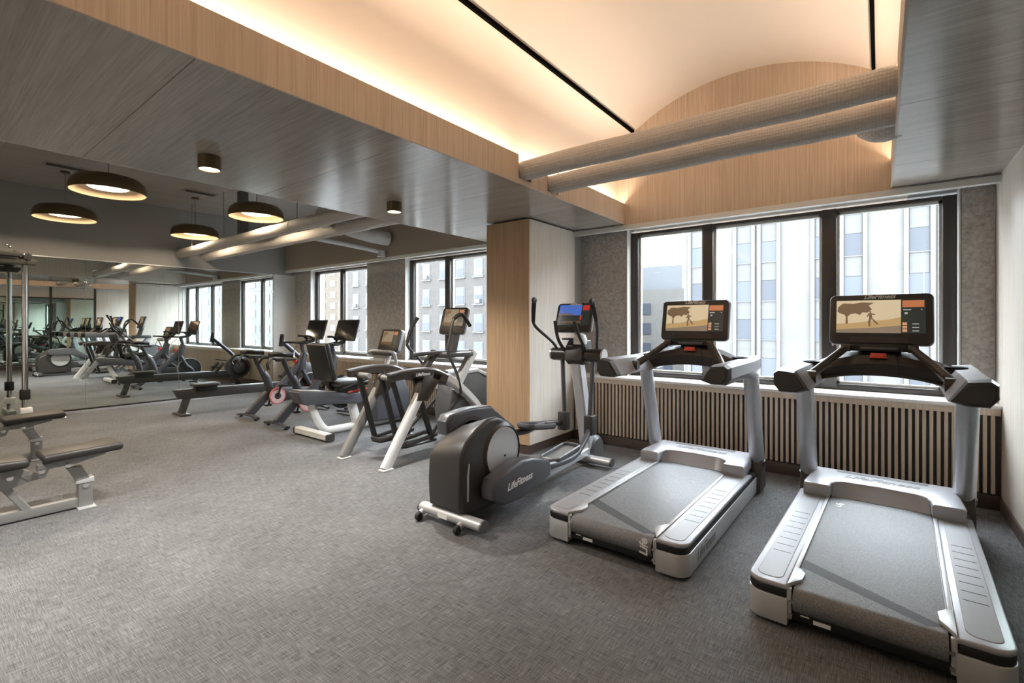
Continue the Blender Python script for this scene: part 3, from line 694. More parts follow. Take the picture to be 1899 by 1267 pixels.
    N = 16; top = []; bot = []
    for i in range(N + 1):
        u = -1 + 2 * i / N; xx = .262 * u
        yf = 1.525 + .085 * (1 - abs(u) ** 4) ; top.append(sc.verts.new((xx * .96, yf + .006, .275))); bot.append(sc.verts.new((xx, yf - .07 * (1 - abs(u) ** 3) - .01, .192)))
    for i in range(N): sc.faces.new((bot[i], bot[i + 1], top[i + 1], top[i]))
    obj('hood_scoop', sc, 'rail_silver', hood)
    text('lettering', 'LifeFitness', .10, 'logo_grey', hood, Matrix.Translation((0, 1.76, .2858)), .3)
    for i in range(3): obj('vent_slot', box(NB(), (-.26, 1.845 + i * .02, .2845), (.26, 1.852 + i * .02, .2858)), 'plastic_black', hood)
    obj('front_cover', box(NB(), (-.40, 1.86, .03), (.40, 1.99, .27), .03), 'plastic_dark', t)
    # console bridge: arched dark beam across
    br = NB(); N = 20; rows = []
    sec = [(-.10, .02), (-.075, -.045), (.03, -.055), (.11, .0), (.09, .085), (.0, .105), (-.07, .075)]
    for i in range(N + 1):
        u = -1 + 2 * i / N; z = 1.115 - .085 * abs(u) ** 2.2; y = 1.56 - .05 * abs(u) ** 2; k = 1 - .30 * abs(u) ** 2
        rows.append([br.verts.new((.40 * u, y + a * k, z + b * k)) for a, b in sec])
    for A, B in zip(rows, rows[1:]):
        for k in range(len(sec)): br.faces.new((A[k], A[(k + 1) % len(sec)], B[(k + 1) % len(sec)], B[k]))
    br.faces.new(rows[0]); br.faces.new(rows[-1])
    bridge = obj('console_bridge', br, 'plastic_brown', t, 30)
    lip = NB(); 
    tube(lip, [(.40 * u, 1.49 - .05 * u * u, 1.062 - .07 * abs(u) ** 2.2) for u in [-.95 + 1.9 * i / 20 for i in range(21)]], .009, 8)
    obj('bridge_lip', lip, 'plastic_black', bridge)
    obj('emergency_stop', prism(NB(), [(-.048, 1.172), (.048, 1.172), (.040, 1.205), (-.040, 1.205)], 1, 1.455, 1.475, .004), 'red_key', bridge, label='red emergency stop key')
    obj('stop_cord', tube(NB(), [(.03, 1.455, 1.18), (.075, 1.45, 1.20), (.10, 1.455, 1.16), (.095, 1.47, 1.08)], .0025, 6, 4), 'plastic_black', bridge)
    obj('reading_rack', box(NB(), (-.17, 1.475, 1.215), (.17, 1.56, 1.262), .008), 'plastic_black', t)
    rk = obj('key_strip', box(NB(), (-.10, 1.472, 1.228), (.10, 1.4755, 1.245), .001), 'plastic_grey', t)
    M = Matrix.Translation((0, 1.575, 1.43)) @ Euler((R(78), 0, 0)).to_matrix().to_4x4()
    c = console(t, .555, .345, .05, M, 'run', 'plastic_dark', .86, .66, .05)
    text('lettering', 'LifeFitness', .040, 'logo_white', c, M @ Matrix.Translation((0, .154, .001)), .35)
    obj('lower_bezel', prism(NB(), [(-.17, -.165), (.17, -.165), (.15, -.125), (-.15, -.125)], 2, 0, .006, .002, 1, M), 'plastic_brown', c)
    obj('console_neck', box(NB(), (-.12, 1.57, 1.2), (.12, 1.66, 1.40), .02), 'plastic_black', t)
    return t
tm = treadmill(); tm.location = (-1.277, 2.60, 0); tm.rotation_euler.z = R(-.7)
tm['label'] = 'silver treadmill in the middle, between the elliptical and the other treadmill'; tm['group'] = 'treadmills facing the windows'
tm2 = copy_tree(tm); tm2.location = (-.052, 2.485, 0); tm2.rotation_euler.z = R(-1.7); tm2['label'] = 'silver treadmill at right, nearest the camera, beside the veneer wall'

def belt_of(t): return [c for c in t.children if c.name.startswith('running_belt')][0]
text('lettering', 'Life', .066, 'logo_white', belt_of(tm), Matrix.Translation((.222, -.0108, .138)) @ Euler((R(90), R(-90), 0)).to_matrix().to_4x4(), .2)
text('lettering', 'Life', .06, 'logo_white', belt_of(tm2), Matrix.Translation((-.205, 1.36, .1906)) @ Euler((0, 0, R(75))).to_matrix().to_4x4(), .2)

# ---------------------------------------------------------------- elliptical
def mirror_x(pts, s): return [(s * p[0], *p[1:]) for p in pts]
def elliptical():
    t = thing('elliptical_trainer', 'large dark elliptical trainer with silver disc, in front of the wood column', 'elliptical', (-2.345, 2.36, 0))
    # rear stabiliser with castors
    st = obj('rear_stabiliser', tube(NB(), [(-.30, 0, .072), (.29, 0, .072)], .037, 18, 0, 1.25, (0, 1, 0)), 'silver', t)
    for s in (-1, 1): obj('end_cap', tube(NB(), [(s * .288, 0, .072), (s * .302, 0, .072)], .038, 18, 0, 1.25, (0, 1, 0)), 'plastic_grey', st)
    for x in (-.25, .125):
        obj('castor_arm', tube(NB(), [(x, .0, .07), (x, -.06, .045)], .024, 12), 'silver', st); obj('castor', lathe(NB(), [(0, -.014), (.028, -.014), (.03, 0), (.028, .014), (0, .014)], 0, 16, (x, -.075, .03)), 'rubber', st)
    obj('sticker', box(NB(), (-.09, -.0472, .055), (.0, -.0462, .09)), 'label_white', st)
    # drive housing
    pr = [(.04, .075), (-.035, .13), (-.045, .30), (-.035, .50), (.02, .59), (.13, .665), (.26, .715), (.36, .715), (.46, .67), (.55, .58), (.60, .45), (.62, .30), (.62, .075)]
    hb_ = prism(NB(), pr, 0, -.20, .125, .03, 4)
    for v in hb_.verts:
        if v.co.z > .38: v.co.z -= .10 * max(0, min(1, (.10 - v.co.x) / .30)) * (v.co.z - .38) / .33
    hs = obj('drive_housing', hb_, 'plastic_dark', t, 45)
    for s, x in ((1, .125), (-1, -.20)):
        obj('crank_disc', lathe(NB(), [(0, .012 * s), (.186, .012 * s), (.19, .008 * s), (.192, -.01 * s), (0, -.01 * s)], 0, 48, (x, .40, .45)), 'silver_light', hs, label='round silver crank disc')
        obj('disc_rim', lathe(NB(), [(.192, .02 * s), (.205, .012 * s), (.225, -.012 * s), (.192, -.012 * s)], 0, 48, (x, .40, .45), closed=True), 'plastic_dark', hs)
        obj('disc_bolt', lathe(NB(), [(0, .016 * s), (.008, .016 * s), (.008, .01 * s)], 0, 10, (x, .42, .42)), 'plastic_black', hs)
    obj('light_strip', prism(NB(), [(.02, .19), (.035, .185), (.038, .36), (.046, .44), (.036, .445), (.02, .36)], 0, .124, .129), 'silver', hs)
    # pedal arms with covers
    ra = obj('pedal_arm', prism(NB(), [(.12, .20), (.11, .27), (.14, .335), (.30, .375), (.46, .40), (.60, .385), (.82, .32), (.85, .27), (.83, .19), (.66, .15), (.44, .12), (.24, .13)], 0, .16, .278, .024, 3), 'plastic_slate', t, 45)
    text('lettering', 'LifeFitness', .072, 'logo_white', ra, Matrix.Translation((.2785, .42, .255)) @ Euler((R(90), 0, R(90))).to_matrix().to_4x4() @ Euler((0, 0, R(4))).to_matrix().to_4x4(), .35)
    la = obj('pedal_arm', prism(NB(), [(.15, .57), (.14, .67), (.18, .715), (.42, .735), (.66, .72), (.86, .575), (.98, .50), (.99, .45), (.84, .44), (.62, .54), (.30, .55)], 0, -.305, -.19, .02, 3), 'plastic_slate', t, 45)
    for s, y0, z, tilt in ((1, .98, .255, -6), (-1, 1.0, .455, 8)):
        M = T((s * .135, y0 + .22, z), (R(-tilt if s > 0 else -tilt), 0, 0))
        pd = NB(); prism(pd, rrect(-.085, .085, -.2, .22, .05), 2, -.012, .012, .004, 1, M); pdo = obj('pedal', pd, 'plastic_dark', t)
        rim = NB(); L = rrect(-.085, .085, -.2, .22, .05); P_ = [M @ Vector((a, b, .02)) for a, b in L] ; tube(rim, P_ + [P_[0]], .013, 8, 0, 1.6); obj('pedal_rim', rim, 'plastic_grey', pdo)
        obj('pedal_pad', prism(NB(), rrect(-.065, .065, -.17, .19, .04), 2, .012, .016, 0, 1, M), 'frame_silver_matte', pdo)
        # link from pedal arm under the pedal and up to the swing lever
        ly = 1.66 if s > 0 else 1.78; lz = .42 if s > 0 else .40
        obj('pedal_link', tube(NB(), [(s * .205, .80, .25 if s > 0 else .47), (s * .205, 1.15, z - .035), (s * .20, 1.40, z - .01), (s * .185, ly, lz)], .024, 12, 3, 1.2), 'plastic_slate' if s > 0 else 'plastic_dark', t)
        obj('pivot_box', box(NB(), (s * .135, ly - .055, lz - .07), (s * .225, ly + .055, lz + .115), .014), 'plastic_dark', t)
        lv = obj('swing_lever', tube(NB(), [(s * .175, ly, lz + .1), (s * .17, 1.735, 1.04)], .022, 14), 'plastic_slate', t)
        # moving handle bars
        if s < 0: hp = [(-.215, 1.735, 1.10), (-.235, 1.66, 1.21), (-.315, 1.50, 1.35), (-.335, 1.46, 1.42), (-.29, 1.40, 1.53), (-.255, 1.36, 1.62)]
        else: hp = [(.215, 1.735, 1.10), (.225, 1.71, 1.20), (.275, 1.62, 1.34), (.275, 1.60, 1.42), (.262, 1.58, 1.53), (.255, 1.55, 1.60)]
        obj('moving_handle', tube(NB(), hp, .015, 12, 4), 'plastic_dark', t)
        obj('grip', tube(NB(), hp[3:], [.018, .022, .022], 12, 4), 'rubber', t)
        obj('grip_knob', lathe(NB(), [(0, -.02), (.025, -.015), (.03, 0), (.025, .015), (0, .02)], 0, 14, hp[-1]), 'plastic_brown', t)
        obj('fixed_handle', tube(NB(), [(s * .11, 1.70, 1.12), (s * .125, 1.62, 1.20), (s * .12, 1.55, 1.29), (s * .105, 1.49, 1.42)], .016, 12, 4), 'plastic_dark', t)
        dm = obj('drum_cap', tube(NB(), [(s * .275, 1.735, 1.095), (s * .292, 1.735, 1.095)], .062, 24), 'silver_light', t)
    obj('pivot_drum', tube(NB(), [(-.275, 1.735, 1.095), (.275, 1.735, 1.095)], .064, 24), 'plastic_brown', t)
    obj('neck_cover', prism(NB(), [(1.64, 1.05), (1.66, 1.17), (1.72, 1.24), (1.84, 1.24), (1.86, 1.05), (1.80, 1.0), (1.70, 1.0)], 0, -.10, .10, .02, 3), 'plastic_dark', t)
    obj('bottle_dome', lathe(NB(), [(.065, 0), (.066, .05), (.05, .09), (.02, .105), (0, .106)], 2, 20, (.05, 1.70, 1.20)), 'white_paint', t, label='white rounded cup in the holder')
    obj('cup_ring', lathe(NB(), [(.06, 0), (.066, .005), (.066, .015), (.056, .015)], 2, 20, (-.07, 1.68, 1.24), closed=True), 'plastic_black', t)
    M = Matrix.Translation((.0, 1.66, 1.46)) @ Euler((R(72), 0, 0)).to_matrix().to_4x4()
    c = console(t, .40, .29, .05, M, 'blue', 'plastic_brown', .86, .72, .08)
    text('lettering', 'LifeFitness', .03, 'logo_white', c, M @ Matrix.Translation((0, .132, .001)), .35)
    # stanchion, rail, front foot
    stn = NB(); tube(stn, [(0, 1.735, 1.02), (0, 1.82, .66), (0, 1.94, .16)], [.052, .055, .06], 8, 0, 1.15, (0, 1, 0), True); obj('stanchion', stn, 'silver_light', t)
    obj('centre_rail', tube(NB(), [(.02, .55, .09), (.02, 1.2, .10), (.01, 1.75, .12), (0, 1.93, .13)], .05, 8, 0, .8, (0, 0, 1), True), 'silver_light', t)
    fs = obj('front_stabiliser', tube(NB(), [(-.30, 1.86, .06), (.30, 1.86, .06)], .038, 18, 0, 1.2, (0, 1, 0)), 'silver', t)
    for s in (-1, 1): obj('end_cap', tube(NB(), [(s * .298, 1.86, .06), (s * .312, 1.86, .06)], .039, 18, 0, 1.2, (0, 1, 0)), 'plastic_grey', fs)
    obj('front_cover', lathe(NB(), [(0, -.09), (.10, -.085), (.13, -.05), (.13, .05), (.10, .085), (0, .09)], 0, 28, (0, 2.02, .135)), 'plastic_grey', t)
    return t
elliptical()

# ---------------------------------------------------------------- arc trainer
def arc_trainer():
    t = thing('arc_trainer', 'grey and white arc trainer standing just left of the wood column', 'arc trainer', (-4.07, 2.86, 0))
    for s in (-1, 1):
        lg = obj('rear_leg', tube(NB(), [(s * .345, 0, .012), (s * .345, .50, .78)], .036, 8, 0, 1.3, (0, 1, 0), True), 'frame_silver_matte' if s < 0 else 'white_paint', t)  # both legs are white; the left one's shade is put into its colour
        obj('foot_pad', box(NB(), (s * .30, -.05, 0), (s * .39, .07, .016), .005), 'white_paint', lg)
        bm = NB(); tube(bm, [(s * .335, .06, .87), (s * .335, .30, .895), (s * .335, .58, .875), (s * .335, .78, .80)], [.035, .045, .06, .06], 8, 4, 1.0, (0, 0, 1), True)
        sb = obj('side_beam', bm, 'plastic_brown', t)
        obj('beam_cap', tube(NB(), [(s * .335, .04, .905), (s * .335, .30, .935), (s * .335, .58, .925), (s * .335, .80, .87)], .042, 8, 4, .25, (0, 0, 1), True), 'plastic_grey', sb)
        obj('leg_shroud', prism(NB(), [(.36, .62), (.50, .60), (.62, .74), (.72, .86), (.60, .90), (.46, .88)], 0, s * .28, s * .395, .015), 'plastic_brown', t)
        # four-bar links with foot tray
        xo = s * .19
        for (ya, za, yb, zb) in ((.14, .86, .34, .17), (.42, .84, .66, .17)):
            for dx in ((-.085,) if ya < .3 else (.085,)):
                obj('swing_link', tube(NB(), [(xo + dx, ya, za), (xo + dx, yb, zb)], .021, 8, 0, 1.2, (0, 1, 0), True), 'plastic_black', t)
                obj('link_pivot', tube(NB(), [(xo + dx - .016, ya, za), (xo + dx + .016, ya, za)], .038, 14), 'plastic_brown', t)
        obj('pivot_tube', tube(NB(), [(xo - .1, .14, .86), (xo + .1, .14, .86)], .028, 14), 'frame_silver_matte', t)
        ft = obj('foot_tray', prism(NB(), rrect(xo - .09, xo + .09, .28, .76, .05), 2, .135, .155, .005), 'plastic_black', t)
        L = rrect(xo - .09, xo + .09, .28, .76, .06); rim = NB(); P_ = [Vector((a, b, .17 + (.035 if b > .6 else 0))) for a, b in L]; tube(rim, P_ + [P_[0]], .014, 8, 0, 1.7); obj('tray_rim', rim, 'plastic_dark', ft)
        obj('drive_link', tube(NB(), [(xo, .74, .20), (xo * .9, 1.15, .50), (xo * .8, 1.30, .52)], .016, 8, 0, 1.0, (0, 0, 1), True), 'plastic_dark', t)
        # swing arms
        if s < 0: hp = [(-.28, 1.12, .60), (-.28, 1.12, .82), (-.29, .84, 1.10), (-.29, .80, 1.18), (-.285, .86, 1.34), (-.28, .95, 1.465)]
        else: hp = [(.27, 1.12, .60), (.27, 1.05, .83), (.27, .91, 1.08), (.27, .94, 1.24), (.27, 1.0, 1.45), (.27, 1.13, 1.505), (.27, 1.27, 1.37)]
        obj('swing_arm', tube(NB(), hp, .017, 12, 4), 'plastic_dark', t)
        obj('grip', tube(NB(), hp[-3:], .022, 12, 4), 'rubber', t)
    tx = obj('badge', box(NB(), (.392, .30, .862), (.3975, .56, .905)), 'plastic_black', t)
    text('lettering', 'LifeFitness', .045, 'logo_white', tx, Matrix.Translation((.3985, .43, .884)) @ Euler((R(90), 0, R(90))).to_matrix().to_4x4(), .3)
    obj('cross_beam', tube(NB(), [(-.34, .72, .81), (.34, .72, .81)], .05, 8, 0, 1, (0, 0, 1), True), 'plastic_brown', t)
    for s in (-1, 1): obj('curved_beam', tube(NB(), [(s * .33, .78, .83), (s * .27, .95, .76), (s * .19, 1.25, .60), (s * .15, 1.55, .36), (s * .14, 1.72, .08)], .042, 8, 4, 1.1, (0, 0, 1), True), 'white_paint', t)
    obj('front_mast', tube(NB(), [(.10, 1.16, .60), (.10, 1.50, 1.05)], .05, 8, 0, 1.0, (0, 1, 0), True), 'silver_light', t)
    obj('rear_mast', tube(NB(), [(-.12, .84, .80), (-.12, 1.08, 1.06)], .042, 8, 0, 1.0, (0, 1, 0), True), 'plastic_brown', t)
    obj('fixed_bar', tube(NB(), [(-.10, .72, 1.045), (-.10, .86, 1.05), (0, 1.05, 1.055), (.08, 1.5, 1.055)], .024, 12, 4), 'plastic_dark', t)
    obj('bar_shelf', box(NB(), (-.16, 1.02, 1.0), (.16, 1.46, 1.06), .02), 'plastic_dark', t)
    hs = obj('flywheel_housing', prism(NB(), [(1.12, .10), (1.06, .40), (1.12, .68), (1.30, .80), (1.58, .80), (1.78, .70), (1.84, .50), (1.84, .10)], 0, -.13, .13, .03, 3), 'plastic_grey', t, 45)
    obj('housing_cap', prism(NB(), [(1.10, .70), (1.26, .83), (1.56, .845), (1.80, .75), (1.80, .71), (1.56, .80), (1.28, .79)], 0, -.14, .14, .012), 'silver_light', hs)
    obj('console_mast', tube(NB(), [(.02, 1.22, 1.05), (.02, 1.30, 1.34)], .045, 8, 0, 1, (0, 1, 0), True), 'plastic_dark', t)
    M = Matrix.Translation((.0, 1.26, 1.435)) @ Euler((R(74), 0, 0)).to_matrix().to_4x4()
    console(t, .41, .33, .05, M, 'dim', 'plastic_brown', .84, .62, .12)
    fs = obj('front_stabiliser', tube(NB(), [(-.28, 1.74, .05), (.28, 1.74, .05)], .036, 14), 'white_paint', t)
    return t
arc_trainer()

# ---------------------------------------------------------------- recumbent bike
def recumbent():
    t = thing('recumbent_bike', 'recumbent bike with tall black seat back and silver base', 'exercise bike', (-5.50, 3.15, 0))
    st = obj('rear_stabiliser', tube(NB(), [(-.36, 0, .055), (.36, 0, .055)], .04, 8, 0, 1.2, (0, 1, 0), True), 'white_paint', t)
    for s in (-1, 1): obj('end_cap', tube(NB(), [(s * .355, 0, .052), (s * .385, 0, .052)], .043, 8, 0, 1.2, (0, 1, 0), True), 'plastic_dark', st)
    obj('base_frame', tube(NB(), [(0, -.03, .42), (0, .06, .20), (0, .16, .075), (0, .30, .055), (0, .80, .055), (0, 1.40, .055)], .04, 10, 4, 1.2), 'white_paint', t)
    obj('front_strut', tube(NB(), [(0, .62, .06), (0, .52, .42)], .04, 8, 0, 1.3, (0, 1, 0), True), 'white_paint', t)
    rl = obj('seat_rail', prism(NB(), [(-.26, .585), (-.20, .60), (.62, .485), (.64, .38), (.60, .355), (-.17, .435), (-.20, .45)], 0, -.12, .12, .016, 2), 'plastic_slate', t)
    obj('rail_top', prism(NB(), [(-.22, .60), (.60, .487), (.60, .497), (-.22, .61)], 0, -.085, .085, .003, 1), 'silver_light', rl)
    M = T((0, .13, .925), (R(-14) * -1, 0, 0))
    sb = obj('seat_back', box(NB(), (-.20, -.045, -.24), (.20, .035, .235), .035, 4, M), 'vinyl', t)
    obj('back_shell', box(NB(), (-.205, -.06, -.235), (.205, -.035, .23), .012, 2, M), 'plastic_black', sb)
    obj('back_bracket', tube(NB(), [(0, .19, .76), (0, .22, .60), (0, .30, .55)], .03, 8, 0, 1, (0, 1, 0), True), 'plastic_black', t)
    obj('seat_pad', box(NB(), (-.22, .22, .60), (.22, .66, .675), .03, 3), 'vinyl', t)
    obj('seat_carriage', box(NB(), (-.10, .26, .48), (.10, .58, .60), .012), 'plastic_dark', t)
    for s in (-1, 1): obj('seat_handle', tube(NB(), [(s * .20, .25, .58), (s * .27, .27, .60), (s * .28, .45, .66), (s * .28, .60, .70)], .017, 10, 4), 'plastic_black', t)
    obj('height_lever', tube(NB(), [(.12, .40, .52), (.22, .62, .55)], .014, 8), 'red', t)
    hs = obj('drive_housing', prism(NB(), [(.84, .07), (.82, .38), (.90, .56), (1.10, .66), (1.32, .62), (1.42, .40), (1.42, .07)], 0, -.13, .13, .03, 3), 'plastic_slate', t, 45)
    for s in (-1, 1):
        obj('crank', tube(NB(), [(s * .14, 1.0, .40), (s * .17, 1.0 - s * .10, .40 + s * .13)], .014, 8), 'chrome', hs)
        obj('foot_pedal', box(NB(), (s * .17, .96 - s * .10, .385 + s * .13), (s * .28, 1.04 - s * .10, .415 + s * .13), .008), 'plastic_black', hs)
    obj('console_mast', tube(NB(), [(0, 1.08, .62), (0, 1.10, .85), (0, 1.20, 1.05)], .04, 10, 4), 'silver_light', t)
    obj('console_handle', tube(NB(), [(-.24, .98, .98), (-.23, 1.02, 1.005), (.0, 1.04, 1.01), (.23, 1.02, 1.005), (.25, 1.05, .95), (.20, 1.10, .80), (.06, 1.10, .68)], .022, 12, 4), 'silver_light', t)
    obj('cup_shelf', box(NB(), (-.20, .99, .955), (.20, 1.12, .995), .014), 'plastic_dark', t)
    M = Matrix.Translation((0, 1.14, 1.165)) @ Euler((R(72), 0, 0)).to_matrix().to_4x4()
    console(t, .42, .32, .08, M, 'dim', 'plastic_brown', .82, .62, .1)
    fs = obj('front_stabiliser', tube(NB(), [(-.28, 1.38, .05), (.28, 1.38, .05)], .04, 14), 'white_paint', t)
    return t
recumbent()

# ---------------------------------------------------------------- spin bikes
def spin_bike():
    t = thing('spin_bike', 'x', 'exercise bike')
    rf = obj('rear_foot', tube(NB(), [(-.30, -.01, .035), (-.12, .0, .055), (.12, .0, .055), (.30, -.01, .035)], .034, 10, 3, .6), 'bike_grey', t)
    for s in (-1, 1): obj('levelling_foot', lathe(NB(), [(.025, 0), (.025, .012), (.01, .018), (.01, .04)], 2, 12, (s * .24, 0, 0)), 'rubber', rf)
    obj('rear_stay', tube(NB(), [(0, .0, .06), (0, .13, .19), (0, .28, .34)], .046, 8, 0, 1.2, (0, 1, 0), True), 'bike_grey', t)
    obj('seat_tube', tube(NB(), [(0, .34, .30), (0, .26, .56), (0, .20, .66)], [.055, .05, .042], 14, 3, 1.15), 'bike_grey', t)
    obj('seat_post', tube(NB(), [(0, .24, .56), (0, .12, .82), (0, .09, .90)], [.036, .034, .034], 12, 3), 'bike_grey', t)
    obj('seat_slider', box(NB(), (-.025, -.02, .885), (.025, .26, .925), .008), 'plastic_dark', t)
    sd = NB(); rows = []
    for y, w, z in ((-.10, .05, .985), (-.07, .105, 1.0), (0, .125, 1.0), (.06, .09, .992), (.13, .04, .985), (.19, .025, .98), (.22, .012, .972)):
        rows.append([sd.verts.new((w * math.cos(a) , y, z + (.02 if math.sin(a) > 0 else .05) * math.sin(a) * (1.0))) for a in [2 * math.pi * k / 12 for k in range(12)]])
    for A, B in zip(rows, rows[1:]):
        for k in range(12): sd.faces.new((A[k], A[(k + 1) % 12], B[(k + 1) % 12], B[k]))
    sd.faces.new(rows[0]); sd.faces.new(rows[-1]); obj('saddle', sd, 'vinyl', t)
    for s in (-1, 1):
        obj('weight_cradle', tube(NB(), [(s * .06, -.04, .92), (s * .10, -.13, .94), (s * .13, -.19, .86), (s * .12, -.17, .80)], .018, 8, 3, 1.0), 'plastic_black', t)
    # main frame
    obj('down_tube', tube(NB(), [(0, .36, .32), (0, .62, .58), (0, .80, .80)], [.045, .04, .038], 12, 3, 1.4), 'bike_grey', t)
    obj('chain_cover', prism(NB(), [(.26, .24), (.44, .20), (1.0, .24), (1.06, .32), (.98, .38), (.5, .42), (.30, .40)], 0, .03, .075, .012), 'plastic_dark', t)
    cr = obj('crank_ring', lathe(NB(), [(.106, .012), (.118, .014), (.126, 0), (.118, -.014), (.106, -.012)], 0, 36, (.095, .38, .30), closed=True), 'pink_red', t, label='pink-red crank guard ring')
    obj('crank_plate', lathe(NB(), [(.05, .010), (.106, .008), (.106, -.008), (.05, -.010)], 0, 36, (.095, .38, .30), closed=True), 'pale_pink', cr)
    obj('crank_hub', lathe(NB(), [(0, .018), (.035, .018), (.052, .008), (.052, -.012), (0, -.012)], 0, 24, (.095, .38, .30)), 'plastic_dark', cr)
    for s in (-1, 1):
        obj('crank', tube(NB(), [(s * .12, .38, .30), (s * .13, .38 + s * .03, .30 + s * .165)], .014, 8), 'plastic_black', cr); obj('foot_pedal', box(NB(), (s * .135, .345 + s * .03, .285 + s * .165), (s * .235, .435 + s * .03, .315 + s * .165), .008), 'plastic_black', cr)
    obj('head_tube', tube(NB(), [(0, .80, .56), (0, .82, .80), (0, .86, .92)], [.06, .055, .045], 14, 3, 1.2), 'bike_grey', t)
    for s in (-1, 1): obj('fork_blade', tube(NB(), [(s * .05, .80, .66), (s * .075, .90, .45), (s * .08, 1.02, .33), (s * .075, 1.10, .08)], .026, 10, 3, 1.2), 'bike_grey', t)
    fw = obj('flywheel', lathe(NB(), [(.0, -.02), (.10, -.022), (.20, -.014), (.235, -.018), (.24, 0), (.235, .018), (.20, .014), (.10, .022), (0, .02)], 0, 40, (0, .98, .36)), 'plastic_black', t)
    obj('flywheel_rim', lathe(NB(), [(.236, -.02), (.244, -.02), (.244, .02), (.236, .02)], 0, 40, (0, .98, .36), closed=True), 'silver', fw)
    obj('flywheel_stripe', lathe(NB(), [(.10, .023), (.112, .0225), (.112, .02), (.10, .02)], 0, 36, (0, .98, .36), closed=True), 'red', fw)
    obj('front_foot', tube(NB(), [(-.29, 1.10, .035), (0, 1.10, .055), (.29, 1.10, .035)], .034, 10, 3, .6), 'bike_grey', t)
    obj('bar_post', tube(NB(), [(0, .86, .88), (0, .80, 1.10)], .032, 12), 'bike_grey', t)
    obj('resistance_knob', lathe(NB(), [(0, 0), (.03, 0), (.035, .03), (.025, .05), (0, .052)], 2, 18, (0, .70, .78)), 'red', t)
    bars = obj('handlebar', tube(NB(), [(-.20, .62, 1.10), (-.21, .78, 1.09), (-.10, .82, 1.085), (.10, .82, 1.085), (.21, .78, 1.09), (.20, .62, 1.10)], .017, 10, 4), 'rubber', t)
    for s in (-1, 1): obj('bar_horn', tube(NB(), [(s * .10, .83, 1.09), (s * .11, .96, 1.12), (s * .10, .90, 1.19), (s * .09, .80, 1.20)], .016, 10, 4), 'rubber', bars)
    obj('screen_arm', tube(NB(), [(0, .84, 1.08), (0, 1.0, 1.13), (0, 1.06, 1.22)], .022, 10, 3), 'bike_grey', t)
    M = T((0, 1.05, 1.30), (R(74), 0, 0))
    b = NB(); prism(b, rrect(-.275, .275, -.165, .165, .02), 2, -.02, 0, .004, 1, M); s_ = obj('tablet_screen', b, 'plastic_black', t)
    obj('screen_glass', quad(NB(), [M @ Vector((a * .26, e * .15, .0006)) for a, e in ((-1, -1), (1, -1), (1, 1), (-1, 1))]), 'screen_gloss', s_, 0)
    obj('towel_hook', tube(NB(), [(.0, .74, 1.04), (.05, .66, .98), (.09, .64, .88)], .006, 6, 3), 'chrome', t)
    return t
plain('screen_gloss', (.012, .012, .013), .06, spec=.6)
b1 = spin_bike(); b1.location = (-7.35, 3.20, 0); b1['label'] = 'dark grey spin bike with pink-red crank ring, beside the rower'; b1['group'] = 'spin bikes by the far window'
b2 = copy_tree(b1); b2.location = (-6.44, 3.17, 0); b2['label'] = 'dark grey spin bike with pink-red crank ring, beside the recumbent bike'

